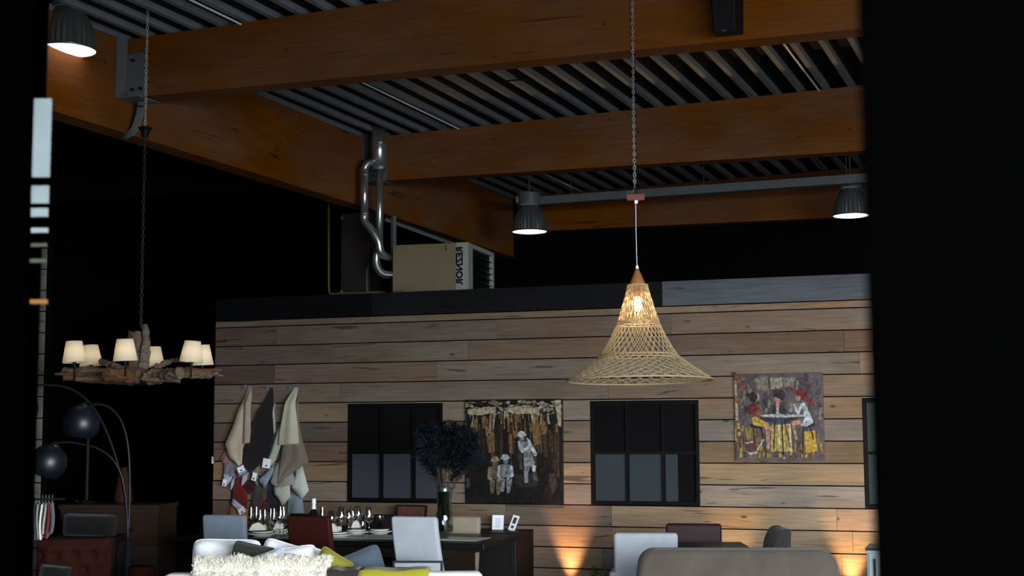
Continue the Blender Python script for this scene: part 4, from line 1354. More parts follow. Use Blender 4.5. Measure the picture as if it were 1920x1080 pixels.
# --- picture of three women at a round table
n2 = nrm(150, 102, 900, 898)
bg2 = []
for i in range(150):
    x, y = random.random(), random.random() * .55
    bg2.append((random.choice(((96, 84, 84), (120, 108, 100), (82, 68, 70), (150, 138, 122), (70, 60, 64), (104, 86, 76))), .001 + .002 * random.random(), [(min(1, max(0, a)), min(.57, max(0, b))) for a, b in stroke(x, y, x + jitter(.02), y + .03 + .12 * random.random(), .006 + .016 * random.random())]))
for i in range(140):
    x, y = random.random(), .56 + .36 * random.random()
    bg2.append((random.choice(((188, 150, 60), (120, 86, 48), (150, 116, 60), (96, 68, 58), (206, 174, 84), (84, 62, 58))), .001 + .002 * random.random(), [(min(1, max(0, a)), min(1, max(0, b))) for a, b in stroke(x, y, x + jitter(.02), min(.96, y + .03 + .14 * random.random()), .005 + .011 * random.random())]))
for pts, c in ((((360, 140), (500, 130), (500, 270), (380, 280)), (146, 132, 114)), (((520, 150), (640, 145), (650, 250), (530, 270)), (170, 160, 140)), (((650, 150), (790, 145), (760, 230), (660, 250)), (150, 136, 118)),
               (((930, 160), (975, 160), (970, 420), (935, 420)), (110, 92, 92)), (((150, 170), (175, 170), (190, 585), (160, 585)), (188, 170, 140)), (((800, 150), (900, 150), (930, 260), (820, 260)), (88, 70, 82))):
    bg2.append((c, .003, n2(*pts)))
bg2.append(((190, 160, 150), .004, n2((520, 640), (720, 620), (730, 900), (510, 900)))); 
for i in range(9):
    x = 525 + i * 22
    bg2.append((random.choice(((222, 186, 90), (200, 168, 84), (236, 214, 140))), .005, n2((x, 630), (x + 16, 630), (x + 20 + jitter(10), 905), (x - 4 + jitter(10), 905))))
bg2.append(((208, 178, 70), .004, n2((350, 580), (470, 620), (500, 650), (470, 660), (340, 640)))); bg2.append(((210, 168, 60), .004, n2((850, 700), (960, 690), (980, 900), (860, 920))))
fl_ = [((150, 90, 52), .010, n2(*blob(205, 155, 42, 40))), ((150, 84, 50), .010, n2(*blob(242, 245, 28, 32))), ((150, 92, 56), .010, n2(*blob(185, 372, 26, 32)))]
w1_ = [((40, 30, 32), .010, n2(*blob(345, 345, 45, 55))), ((200, 150, 130), .010, n2(*blob(388, 350, 28, 42))), ((40, 30, 32), .012, n2(*blob(290, 320, 26, 20))),
       ((132, 36, 40), .010, n2((300, 440), (360, 400), (390, 440), (405, 520), (360, 545), (310, 500))), ((110, 30, 36), .012, n2((240, 470), (345, 400), (355, 420), (280, 480), (320, 510), (310, 525))),
       ((186, 128, 60), .010, n2((370, 440), (395, 430), (410, 520), (375, 530))), ((214, 176, 70), .010, n2((320, 560), (360, 545), (490, 615), (470, 660), (340, 630))),
       ((206, 152, 132), .011, n2((450, 640), (505, 615), (510, 660), (500, 880), (470, 890), (465, 700)))]
w2_ = [((56, 36, 52), .012, n2(*blob(615, 320, 62, 45, 10, .25))), ((44, 30, 44), .013, n2((548, 330), (600, 300), (660, 370), (640, 385), (580, 335))), ((200, 130, 116), .010, n2(*blob(595, 372, 36, 36))),
       ((46, 50, 54), .010, n2((530, 520), (560, 430), (600, 420), (650, 430), (685, 500), (660, 530), (600, 500), (560, 525))), ((206, 160, 140), .012, n2((575, 410), (590, 400), (612, 420), (600, 500), (580, 490)))]
w3_ = [((140, 40, 48), .013, n2((710, 240), (800, 275), (870, 280), (890, 340), (970, 430), (960, 445), (860, 375), (780, 320), (715, 255))), ((120, 32, 42), .015, n2(*blob(848, 305, 48, 36, 10, .4))), ((206, 150, 130), .010, n2(*blob(800, 355, 26, 36))),
       ((214, 216, 220), .010, n2((815, 420), (860, 405), (895, 470), (950, 610), (880, 650), (815, 640), (860, 570), (850, 480))), ((222, 224, 228), .012, n2((838, 412), (862, 420), (800, 530), (770, 500), (750, 420), (765, 415), (795, 480))),
       ((206, 150, 126), .010, n2((725, 590), (820, 585), (825, 625), (760, 640), (785, 780), (760, 780), (735, 660)))]
tb_ = [((206, 204, 200), .008, n2((410, 530), (530, 520), (860, 530), (850, 552), (640, 560), (430, 548))), ((44, 44, 50), .008, n2((415, 552), (550, 556), (860, 550), (800, 570), (680, 610), (560, 610), (460, 590))), ((70, 84, 96), .010, n2((555, 555), (660, 555), (650, 620), (565, 620))),
       ((30, 26, 28), .011, n2(*stroke(630, 560, 640, 940, 5))), ((30, 26, 28), .010, n2(*stroke(660, 600, 712, 860, 4))), ((30, 26, 28), .010, n2(*stroke(560, 610, 545, 880, 4))), ((150, 150, 154), .012, n2(*blob(640, 965, 20, 16))),
       ((180, 180, 186), .012, n2(*blob(718, 488, 18, 20))), ((210, 214, 220), .012, n2(*blob(590, 510, 16, 18)))]
st_ = [((34, 28, 30), .009, n2((310, 620), (440, 650), (435, 668), (320, 660))), ((30, 26, 28), .009, n2(*stroke(340, 660, 342, 820, 6))), ((30, 26, 28), .009, n2(*stroke(415, 660, 440, 770, 6))),
       ((34, 28, 30), .009, n2((815, 640), (960, 600), (960, 645), (870, 662))), ((30, 26, 28), .009, n2(*stroke(850, 660, 830, 925, 6))), ((30, 26, 28), .009, n2(*stroke(915, 655, 945, 780, 6)))]
bag = [((110, 62, 56), .009, n2(*blob(310, 860, 62, 46))), ((206, 206, 210), .011, n2((250, 890), (300, 915), (380, 900), (375, 925), (300, 935))), ((206, 206, 210), .011, n2(*stroke(250, 820, 340, 800, 5))), ((206, 206, 210), .011, n2(*stroke(375, 890, 440, 780, 5)))]
picture('cafe_picture', 'square painted metal picture of three women in hats at a round table', ((1376, 702), (1541.5, 697.5), (1547.5, 864.5), (1380, 864.5)), None,
        {'gain': .42, 'panel': mat('grey_violet_panel', srgb(62, 52, 54), .5, spec=.3, vary=.4, scale=10, bump=.5, bscale=20), 'parts': [
            ('background_strokes', bg2), ('hanging_lamp', fl_[:1]), ('hanging_lamp', fl_[1:2]), ('hanging_lamp', fl_[2:]), ('cafe_table', tb_), ('bar_stool', st_[:3]), ('bar_stool', st_[3:]), ('woman_in_red', w1_), ('woman_in_cap', w2_), ('woman_in_red_hat', w3_), ('handbag', bag)]})

# ------------------------------------------------------------------ textile samples on hooks
random.seed(21)


def zp(x, y):            # pixel of the crop used to trace the textiles
    return 395 + x / 4.0, 710 + y / 4.0


def cloth(name, label, rgb, left, right, d, folds=3, amp=.012, group='textile samples on the wall hooks', cat='textile', ny=26, nx=18, rough=.9):
    m = fabric('cloth_%d_%d_%d' % rgb, rgb)

    def along(P, t):
        L = [0]
        for a, b in zip(P, P[1:]): L.append(L[-1] + math.hypot(b[0] - a[0], b[1] - a[1]))
        q = t * L[-1]
        for i in range(len(P) - 1):
            if q <= L[i + 1] or i == len(P) - 2:
                f = 0 if L[i + 1] == L[i] else (q - L[i]) / (L[i + 1] - L[i])
                return P[i][0] + (P[i + 1][0] - P[i][0]) * f, P[i][1] + (P[i + 1][1] - P[i][1]) * f
    ph = random.random() * 6

    def fn(i, j):
        a = along(left, j); b = along(right, j)
        x, y = a[0] + (b[0] - a[0]) * i, a[1] + (b[1] - a[1]) * i
        px, py = zp(x, y)
        d_ = .036 + (d - .036) * min(1, j * 3.5)
        dd = d_ + .55 * amp * math.sin(i * folds * math.pi * 1.3 + ph + j * 1.2) * min(1, j * 2) + .025 * math.sin(i * math.pi) * min(1, j * 2)
        u_, z_ = wu(px, py, d)
        return wp(u_, z_, max(.03, dd))
    mb = MB().grid(fn, nx, ny)
    o = mb.build(name, m, None, smooth=True, solid=.003)
    return tag(o, label, cat, group)


def cloth_poly(name, label, rgb, poly, d, bulge=.018):
    m = fabric('cloth_%d_%d_%d' % rgb, rgb)
    n = len(poly); cx = sum(p[0] for p in poly) / n; cy = sum(p[1] for p in poly) / n
    ring = []
    for i in range(n):
        a, b = poly[i], poly[(i + 1) % n]
        ring += [a, ((a[0] + b[0]) / 2, (a[1] + b[1]) / 2)]
    vs_ = []
    def P(x, y, dd):
        px, py = zp(x, y); u_, z_ = wu(px, py, d); return wp(u_, z_, max(.03, dd))
    vs_.append(P(cx, cy, d + bulge))
    N_ = len(ring)
    for f, dd in ((.5, bulge * .8), (1.0, 0)):
        for k, (x, y) in enumerate(ring):
            vs_.append(P(cx + (x - cx) * f, cy + (y - cy) * f, d + dd + .006 * math.sin(k * 1.9 + cx)))
    fs_ = [(0, 1 + k, 1 + (k + 1) % N_) for k in range(N_)] + [(1 + k, 1 + N_ + k, 1 + N_ + (k + 1) % N_, 1 + (k + 1) % N_) for k in range(N_)]
    o = MB().add(vs_, fs_).build(name, m, None, smooth=True, solid=.003)
    return tag(o, label, 'textile', 'textile samples on the wall hooks')


def swatch_tag(label, x, y, w, h, rot, d):
    """white paper tag with a dark eyelet, hanging on a textile"""
    px, py = zp(x, y)
    u_, z_ = wu(px, py, d)
    t = thing('paper_tag', label, 'tag', wp(u_, z_, d), -AW, 'paper tags on the textiles')
    k = 13.9 / F / 4
    T = Matrix.Rotation(rot, 4, 'Y')
    MB(T).box((-w * k / 2, -.003, -h * k / 2), (w * k / 2, 0, h * k / 2)).build('paper', M_card, t, local=True)
    MB(T).tube([(0, -.003, -h * k * .25), (0, -.005, -h * k * .25)], 7 * k, 8).build('eyelet', M_spk, t, local=True)


D0 = .045
cloth('textile_sample', 'dusty pink textile edge low at the left of the first hook', (128, 92, 90), [(110, 540), (75, 600), (85, 620)], [(135, 570), (150, 610), (130, 640)], D0)
cloth('textile_sample', 'mid grey textile below the beige one on the first hook', (112, 108, 116), [(140, 590), (95, 640), (92, 700), (140, 740)], [(200, 640), (200, 690), (180, 730), (150, 740)], D0 + .01)
cloth_poly('textile_sample', 'lilac grey folded textile strip on the far left of the first hook', (158, 160, 178), [(105, 690), (160, 725), (155, 765), (112, 812), (90, 795), (88, 740)], D0 + .02)
cloth('textile_sample', 'ochre textile at the bottom of the first bunch', (150, 104, 52), [(150, 955), (130, 1015), (130, 1090)], [(270, 900), (275, 1000), (275, 1090)], D0)
cloth_poly('textile_sample', 'brick red textile hanging in the first bunch', (96, 28, 22), [(200, 735), (240, 735), (250, 800), (278, 870), (272, 978), (158, 898), (155, 845)], D0 + .02)
cloth_poly('textile_sample', 'pale lilac textile below the brick red one', (178, 168, 184), [(165, 893), (262, 975), (240, 1018), (215, 1010), (150, 935)], D0 + .035)
cloth_poly('textile_sample', 'grey-blue textile corner carrying a white tag under the beige textile', (142, 148, 166), [(180, 700), (245, 645), (280, 688), (215, 738)], D0 + .05)
cloth('textile_sample', 'lilac strip hanging beside the brick red textile', (156, 150, 164), [(160, 735), (145, 800), (155, 828)], [(180, 725), (178, 790), (160, 830)], D0 + .04, 1)
cloth('textile_sample', 'lilac grey fold right of the brick red textile', (152, 148, 162), [(240, 700), (232, 780), (236, 798)], [(280, 690), (272, 760), (240, 800)], D0 + .045, 1)
cloth('textile_sample', 'long beige textile hung from the first hook', (172, 156, 138), [(256, 56), (240, 130), (160, 360), (103, 490), (135, 590), (213, 658)], [(272, 56), (290, 110), (300, 250), (290, 400), (243, 520), (238, 640)], D0 + .07, 2, .014)
cloth('textile_sample', 'short beige textile fold at the right of the first hook', (150, 134, 118), [(262, 56), (245, 250), (240, 492)], [(276, 56), (300, 230), (300, 480)], D0 + .085, 1)
cloth('textile_sample', 'dark navy textile low in the second bunch', (34, 34, 46), [(430, 780), (420, 900), (420, 1000)], [(475, 700), (475, 880), (560, 1000)], D0)
cloth('textile_sample', 'dark brown textile low in the second bunch', (66, 58, 54), [(320, 700), (310, 850), (300, 960)], [(420, 760), (415, 850), (400, 985)], D0 + .01)
cloth_poly('textile_sample', 'small rust red textile end in the second bunch', (92, 34, 26), [(395, 920), (425, 925), (438, 970), (370, 970)], D0 + .03)
cloth_poly('textile_sample', 'dark wine red textile between first and second bunch', (52, 20, 22), [(245, 770), (330, 770), (338, 830), (295, 872), (235, 800)], D0 + .025)
cloth_poly('textile_sample', 'olive grey textile with tag low in the second bunch', (112, 110, 98), [(335, 640), (370, 645), (358, 720), (352, 805), (325, 780), (300, 705)], D0 + .05)
cloth_poly('textile_sample', 'blue-grey textile corner in the second bunch', (118, 136, 148), [(350, 760), (480, 640), (470, 700), (404, 826), (380, 805)], D0 + .055)
cloth('textile_sample', 'pale grey-green textile strip right of the black one', (150, 152, 140), [(460, 180), (465, 330), (478, 420)], [(468, 180), (485, 300), (488, 400)], D0 + .04, 1)
cloth('textile_sample', 'black textile hung from the second hook', (30, 28, 30), [(420, 66), (400, 140), (310, 360), (262, 560), (245, 650), (290, 700)], [(438, 66), (455, 150), (472, 350), (475, 470), (420, 600), (310, 700)], D0 + .075, 2, .012)
cloth('textile_sample', 'mid grey textile low in the third bunch', (122, 130, 138), [(590, 870), (570, 1010)], [(685, 885), (700, 1010)], D0, 2)
cloth_poly('textile_sample', 'light grey-green textile at the right of the third bunch', (182, 186, 178), [(645, 655), (690, 650), (735, 838), (688, 905), (598, 830), (625, 740)], D0 + .02)
cloth('textile_sample', 'sage textile hanging left in the third bunch', (150, 160, 148), [(530, 290), (470, 470), (430, 590), (385, 655)], [(545, 300), (525, 500), (490, 610), (455, 655)], D0 + .045, 2)
cloth('textile_sample', 'grey textile in the middle of the third bunch', (136, 134, 128), [(500, 600), (450, 780), (480, 805)], [(560, 600), (630, 740), (630, 795)], D0 + .05, 2)
cloth_poly('textile_sample', 'pale sage textile corner at the bottom of the third bunch', (170, 174, 160), [(478, 805), (598, 798), (596, 890), (543, 952), (470, 870)], D0 + .06)
cloth('textile_sample', 'taupe textile behind the pale one on the third hook', (116, 106, 94), [(600, 200), (540, 480), (505, 700), (512, 790)], [(625, 130), (680, 440), (735, 622), (620, 700), (520, 790)], D0 + .075, 3, .014)
cloth('textile_sample', 'pale greenish beige textile hung from the third hook', (176, 170, 150), [(590, 60), (560, 160), (515, 420), (508, 500), (535, 495)], [(620, 62), (635, 200), (655, 400), (662, 488), (640, 490)], D0 + .10, 2, .014)
for i, (x, y, w, h, r) in enumerate(((227, 678, 60, 42, -.4), (104, 780, 34, 50, .2), (420, 635, 66, 70, .15), (328, 735, 36, 60, .25), (232, 990, 56, 44, -.5))):
    swatch_tag(['white tag on the grey-blue corner below the beige textile', 'white tag at the far left end of the textiles', 'large white tag on the sage textile edge', 'white tag on the olive grey textile', 'white tag at the bottom below the red textile'][i], x, y, w, h, r, D0 + .115 if i in (0, 2) else D0 + .09)
px, py = 398, 862
u_, z_ = wu(px, py, .0)
sw = thing('hook_tag', 'small white tag on the dark left edge of the plank wall', 'tag', wp(uWL, z_, .0) - UW * .012, -AW)
MB().box((-.02, -.002, -.04), (.004, .0, .03)).build('paper', M_card, sw, local=True)
for i, (x, y) in enumerate(((258, 66), (427, 72), (600, 70))):
    px, py = zp(x, y); u_, z_ = wu(px, py, .03)
    h = thing('wall_hook', ['metal wall hook holding the first bunch of textiles', 'metal wall hook holding the black textile', 'metal wall hook holding the third bunch of textiles'][i], 'hook', wp(u_, z_, .025), -AW, 'wall hooks')
    MB().box((-.012, -.006, -.03), (.012, 0, .03)).build('back_plate', M_steel, h, local=True)
    MB().tube([(0, -.006, 0), (0, -.035, -.004), (0, -.045, .004), (0, -.048, .016)], .006, 6).build('prong', M_steel, h, local=True)

# ------------------------------------------------------------------ sofas and cushions
def slab(name, m, parent, lo, hi, bev=.04, seg=3):
    return MB().box(lo, hi).build(name, m, parent, local=True, bevel=bev, bseg=seg, smooth=True)


def pillow_mesh(W, H, T, M, n=14, pinch=.10, sag=0.0, seed=0, rnd_c=.10):
    mb = MB(M)
    def side(sg):
        def fn(i, j):
            x, y = 2 * i - 1, 2 * j - 1
            th = (max(0, 1 - x ** 4) * max(0, 1 - y ** 4)) ** .45
            rc = 1 - rnd_c * (x * x * y * y) ** 2.5
            ox = x * (1 - pinch * (1 - y * y) * abs(x)) * rc; oy = y * (1 - pinch * (1 - x * x) * abs(y)) * rc
            w = .012 * mnoise.noise(Vector((x * 1.7 + seed, y * 1.7, sg)))
            return Vector((ox * W / 2, sg * (T / 2 * th) + w, oy * H / 2 - sag * (1 - x * x) * (1 if y > 0 else 0) * y))
        return fn
    mb.grid(side(-1), n, n)
    k = len(mb.f)
    mb.grid(side(1), n, n)
    mb.f = mb.f[:k] + [f[::-1] for f in mb.f[k:]]
    return mb


def pillow(label, rgb, cx, cy, Y, w, h, T=.16, roll=0.0, tilt=0.12, yaw=0.0, matname=None, pinch=.08, piping=None, seed=0, name='cushion', sag=0.0, grp='cushions on the white sofa'):
    """cx, cy: centre in photo pixels; w, h in pixels; roll turns it in its own plane."""
    c = at(cx, cy, Y); s = Y / F
    m = fabric(matname or 'cushion_%d_%d_%d' % rgb, rgb)
    t = thing(name, label, 'cushion', c, yaw, grp)
    M = Matrix.Rotation(tilt, 4, 'X') @ Matrix.Rotation(roll, 4, 'Y')
    pillow_mesh(w * s, h * s, T, M, pinch=pinch, seed=seed, sag=sag).build('cover', m, t, local=True, smooth=True)
    pts = []
    n = 14
    for k in range(4 * n):
        q = k / n
        if q < 1: x, y = -1 + 2 * q, -1
        elif q < 2: x, y = 1, -1 + 2 * (q - 1)
        elif q < 3: x, y = 1 - 2 * (q - 2), 1
        else: x, y = -1, 1 - 2 * (q - 3)
        rc = 1 - .10 * (x * x * y * y) ** 2.5
        ox = x * (1 - pinch * (1 - y * y)) * rc; oy = y * (1 - pinch * (1 - x * x)) * rc
        pts.append(M @ Vector((ox * w * s / 2, 0, oy * h * s / 2 - sag * (1 - x * x) * (1 if y > 0 else 0) * y)))
    MB().tube(pts, .004, 5, closed=True).build('seam_piping', m if piping is None else piping, t, local=True, smooth=True)
    return t


M_wsofa = fabric('white_sofa_linen', (226, 228, 232))
SY = 8.6
sa = at(300, 1074, SY); sbb = at(905, 1076, SY)
SW = (sbb - sa).length
sofa = thing('white_sofa', 'white linen sofa seen from behind with cushions and throws', 'sofa', Vector(((sa.x + sbb.x) / 2, SY, 0)), math.atan2(sbb.y - sa.y, sbb.x - sa.x))
zt_ = sa.z
slab('base', M_wsofa, sofa, (-SW / 2, .02, .10), (SW / 2, .95, .32))
slab('backrest', M_wsofa, sofa, (-SW / 2, 0, .10), (SW / 2, .20, zt_ - .012), .05)
slab('armrest', M_wsofa, sofa, (-SW / 2, .0, .10), (-SW / 2 + .22, .95, .60), .05)
slab('armrest', M_wsofa, sofa, (SW / 2 - .22, .0, .10), (SW / 2, .95, .60), .05)
for k in range(2):
    slab('seat_cushion', M_wsofa, sofa, (-SW / 2 + .23 + k * (SW - .46) / 2, .21, .33), (-SW / 2 + .22 + (k + 1) * (SW - .46) / 2, .96, .47), .04)
for x_ in (-SW / 2 + .1, SW / 2 - .1):
    for y_ in (.08, .86):
        MB().tube([(x_, y_, 0), (x_, y_, .10)], .025, 10).build('leg', M_legs, sofa, local=True)

pillow('large white square back cushion at the left end of the sofa', (232, 234, 238), 424, 1062, 9.27, 128, 100, .17, 0.02, -.12, 0.0, pinch=.03, seed=1)
pillow('dark green velvet cushion standing on its corner', (40, 46, 38), 472, 1057, 9.02, 82, 74, .14, .22, -.15, 0.1, pinch=.06, seed=2)
pillow('light grey patterned cushion behind the green one', (186, 190, 202), 512, 1064, 8.93, 58, 64, .12, -.35, -.2, 0.0, seed=3)
pillow('white cushion tilted behind the grey one', (234, 236, 240), 530, 1068, 9.36, 96, 100, .16, .28, -.1, 0.0, seed=4, pinch=.05)
pillow('plump white cushion in the middle of the sofa', (236, 238, 242), 548, 1068, 9.12, 96, 84, .18, -.12, -.15, 0.1, seed=5, pinch=.05)
pillow('small white crumpled cushion in front', (228, 232, 240), 560, 1070, 8.93, 74, 58, .16, .25, -.25, 0.0, seed=6)
pillow('white cushion leaning beside the yellow one', (236, 238, 242), 588, 1066, 9.28, 62, 78, .15, .30, -.1, 0.0, seed=7)
pillow('mustard yellow cushion beside the blue one', (126, 120, 44), 616, 1074, 9.0, 70, 80, .15, .55, -.12, 0.15, seed=8)
pillow('slate blue cushion standing on its corner at the right', (70, 80, 92), 668, 1092, 9.18, 128, 112, .17, -.36, -.1, -.1, seed=9, pinch=.08)

# sheepskin over the back of the sofa
fx0, fx1 = at(362, 1060, SY - .02), at(611, 1060, SY - .02)
fur = thing('sheepskin_throw', 'cream long-haired sheepskin draped over the back of the white sofa', 'throw', Vector(((fx0.x + fx1.x) / 2, SY, zt_ + .004)), sofa.rotation_euler.z)
FW = (fx1 - fx0).length
M_fur = fabric('cream_sheepskin', (226, 220, 204), vary=.12, scale=14)
zc = .0


def fursurf(a, b):          # a along the sofa, b over the back: front skirt, top, rear skirt
    x = (a - .5) * FW
    L = b * .78 - .30
    hh = .018
    if L < 0: y, z = -.012 - .006, L + .02
    elif L < .2: y, z = L - .01, .045 * math.sin(math.pi * L / .2) ** .5 + .02
    else: y, z = .212, .02 - (L - .2)
    return Vector((x + .02 * mnoise.noise(Vector((a * 3, b * 3, 1))), y, z + .012 * mnoise.noise(Vector((a * 8, b * 4, 5)))))


def fsk(a, b):
    p = fursurf(a, b)
    return p
MB().grid(fsk, 30, 26).build('hide', M_fur, fur, local=True, smooth=True, solid=.006)
r2 = random.Random(5)
mb = MB()
for k in range(15000):
    a, b = r2.random(), r2.random() * .85
    p = fursurf(a, b)
    if b < .37: n_ = Vector((0, -1, .2))
    elif b < .64: n_ = Vector((0, -.25, 1))
    else: n_ = Vector((0, 1, .2))
    cl = mnoise.noise(Vector((a * 16, b * 9, 2.0)))
    d = (n_ + Vector((r2.gauss(0, .5) + cl * 1.6, r2.gauss(0, .4), r2.gauss(0, .35) - (.5 if b < .37 else 0)))).normalized() * r2.uniform(.018, .042) * (1 + .5 * cl)
    sd = d.cross(Vector((r2.gauss(0, 1), r2.gauss(0, 1), r2.gauss(0, 1)))).normalized() * .0022
    q = p + d * .6 + Vector((0, 0, .003))
    mb.add([p - sd, p + sd, q + sd * .7, p + d + Vector((0, 0, -.006)), q - sd * .7], [(0, 1, 2, 3, 4)])
mb.build('fur_pile', M_fur, fur, local=True, kind='stuff')


def over_back(name, label, rgb, x0, x1, ytop, cat='throw', th=.008, drop=.22, rough=.9, m=None):
    a, b = at(x0, ytop, SY - .02), at(x1, ytop, SY - .02)
    W = (b - a).length
    zc_ = (a.z + b.z) / 2
    t = thing(name, label, cat, Vector(((a.x + b.x) / 2, SY, zt_)), sofa.rotation_euler.z)
    m = m or fabric('throw_%d_%d_%d' % rgb, rgb)
    lift = max(.004, zc_ - zt_)

    def fn(i, j):
        x = (i - .5) * W; L = j * (drop * 2 + .22) - drop
        if L < 0: y, z = -.012, L + .0
        elif L < .22: y, z = L - .010, lift + .006 * math.sin(i * 9)
        else: y, z = .212, -(L - .22)
        return Vector((x, y, z if 0 <= L < .22 else z + lift * .6))
    MB().grid(fn, 16, 30).build('cloth', m, t, local=True, smooth=True, solid=th)
    return t


over_back('leather_strap_throw', 'short dark brown hide strip over the sofa back beside the sheepskin', (44, 37, 33), 613, 671, 1070.5)
over_back('yellow_throw', 'bright lime yellow throw over the sofa back', (132, 128, 34), 673, 804, 1071.5)

# framed white board before the white chair
sy = 9.75
pa, pb = at(736, 1052, sy), at(830, 1052, sy)
stb = thing('framed_board', 'white board in a thin dark frame standing before the off-white chair', 'framed board', Vector(((pa.x + pb.x) / 2, sy, 0)), -.05)
w_ = (pb - pa).length / 2; hz_ = pa.z
M_fr = mat('dark_blue_steel', srgb(20, 23, 30), .5, metal=.2)
t_ = .014
for lo, hi in (((-w_, 0, 0), (-w_ + t_, .02, hz_ - t_)), ((w_ - t_, 0, 0), (w_, .02, hz_ - t_)), ((-w_, 0, hz_ - t_), (w_, .02, hz_)), ((-w_ + t_, 0, 0), (w_ - t_, .02, t_))):
    MB().box(lo, hi).build('frame_bar', M_fr, stb, local=True)
MB().box((-w_ + t_, .006, t_), (w_ - t_, .014, hz_ - t_)).build('board', M_offwhite, stb, local=True)
MB().box((-.04, .03, 0), (.04, .20, .012)).build('prop_foot', M_fr, stb, local=True)
MB().tube([(0, .19, .01), (0, .02, hz_ * .7)], .008, 6).build('prop', M_fr, stb, local=True)

# ------------------------------------------------------------------ right group
ry = 8.4
ca = at(1200, 1031, ry); cb2 = at(1574, 1034, ry)
CW = (cb2 - ca).length
ts = thing('taupe_sofa', 'taupe velvet sofa with rounded back seen from behind at the right', 'sofa', Vector(((ca.x + cb2.x) / 2, ry, 0)), .01)
hz_ = ca.z
mb = MB()
# back with rounded top corners
prof = []
for i in range(9):
    q = math.pi - i * (math.pi / 2) / 8; prof.append((-CW / 2 + .10 + .10 * math.cos(q), hz_ - .10 + .10 * math.sin(q)))
for i in range(9):
    q = math.pi / 2 - i * (math.pi / 2) / 8; prof.append((CW / 2 - .12 + .12 * math.cos(q), hz_ - .125 + .12 * math.sin(q)))
prof += [(CW / 2 + .04, .30), (CW / 2 + .05, .12), (-CW / 2 - .09, .12), (-CW / 2 - .07, .35)]
mb.prism([(x, 0, z) for x, z in prof], (0, .20, 0))
mb.build('backrest', M_taupe, ts, local=True, bevel=.035, bseg=4, smooth=True)
slab('base', M_taupe, ts, (-CW / 2 - .05, .15, .12), (CW / 2 + .02, .85, .40))
slab('armrest', M_taupe, ts, (-CW / 2 - .08, .1, .12), (-CW / 2 + .1, .85, .55)); slab('armrest', M_taupe, ts, (CW / 2 - .12, .1, .12), (CW / 2 + .05, .85, .55))
slab('seat_cushion', M_taupe, ts, (-CW / 2 + .11, .21, .41), (CW / 2 - .13, .87, .52))
for x_ in (-CW / 2, CW / 2 - .06):
    for y_ in (.06, .78):
        MB().tube([(x_, y_, 0), (x_, y_, .12)], .02, 10).build('leg', M_legs, ts, local=True)

chair('light grey upholstered armchair left of the taupe sofa', 1210, 9.5, 1000, 119, -AW * .4, M_lightgrey, lean=.06, wbot=114, thick=.10, arms=True, bev=.025, name='armchair', cat='armchair')
chair('dark aubergine leather chair behind the dark glass table', 1301, 11.3, 981, 102, math.pi - AW * .6, M_aub, lean=.07, thick=.08)
# second table
tB = atz(1419, 1033, TZ)
t2 = thing('dark_table', 'small dark table with thick top at the right before the plank wall', 'table', Vector((tB.x, tB.y, 0)), -.02)
MB().box((-.9, 0, TZ - .075), (0, .80, TZ)).build('table_top', mat('dark_slate_top', srgb(40, 41, 42), .4, spec=.25, vary=.08), t2, local=True, bevel=.004)
for x_ in (-.85, -.12):
    for y_ in (.06, .70):
        MB().box((x_, y_, 0), (x_ + .07, y_ + .07, TZ - .075)).build('leg', M_legs, t2, local=True)
# tub chair at the right end of that table, side on
c = at(1456, 989, 10.6)
tub = thing('tub_chair', 'charcoal dining chair turned sideways at the right end of the dark table', 'chair', Vector((c.x, c.y, 0)), 0)
s = 10.6 / F; H = c.z
prof = [(-19 * s, .40), (-19 * s, H - 46 * s), (-14 * s, H - 22 * s), (-6 * s, H - 5 * s), (2 * s, H), (17 * s, H + 1 * s), (18.5 * s, H - 4 * s), (17 * s, H - 30 * s), (12 * s, .40)]
mb = MB(); mb.prism([(x, -.2, z) for x, z in prof], (0, .42, 0)); mb.build('backrest', M_char, tub, local=True, bevel=.02, bseg=3, smooth=True)
slab('seat', M_char, tub, (-.25, -.22, .37), (.06, .22, .48), .03)
for x_ in (-.22, .02):
    for y_ in (-.18, .16):
        MB().tube([(x_, y_, 0), (x_, y_, .38)], .015, 8).build('leg', M_legs, tub, local=True)
# grey-green metal cabinet cut by the right jamb
c = at(1625, 1027, 10.8)
gc = thing('metal_cabinet', 'grey-green metal cabinet at the right edge of the view', 'cabinet', Vector((c.x, c.y, 0)), -AW)
M_gcab = mat('grey_green_paint', srgb(110, 122, 124), .5)
MB().box((0, 0, 0), (.6, .4, c.z - .02)).build('body', M_gcab, gc, local=True, bevel=.004)
MB().box((-.01, -.012, c.z - .02), (.61, .41, c.z)).build('top', M_char, gc, local=True)
d_ = MB().box((.015, -.014, .04), (.3, 0, c.z - .04)).build('door', M_gcab, gc, local=True, bevel=.003)
MB().box((.05, -.03, c.z - .3), (.065, -.014, c.z - .08)).build('handle', M_spk, d_, local=True)

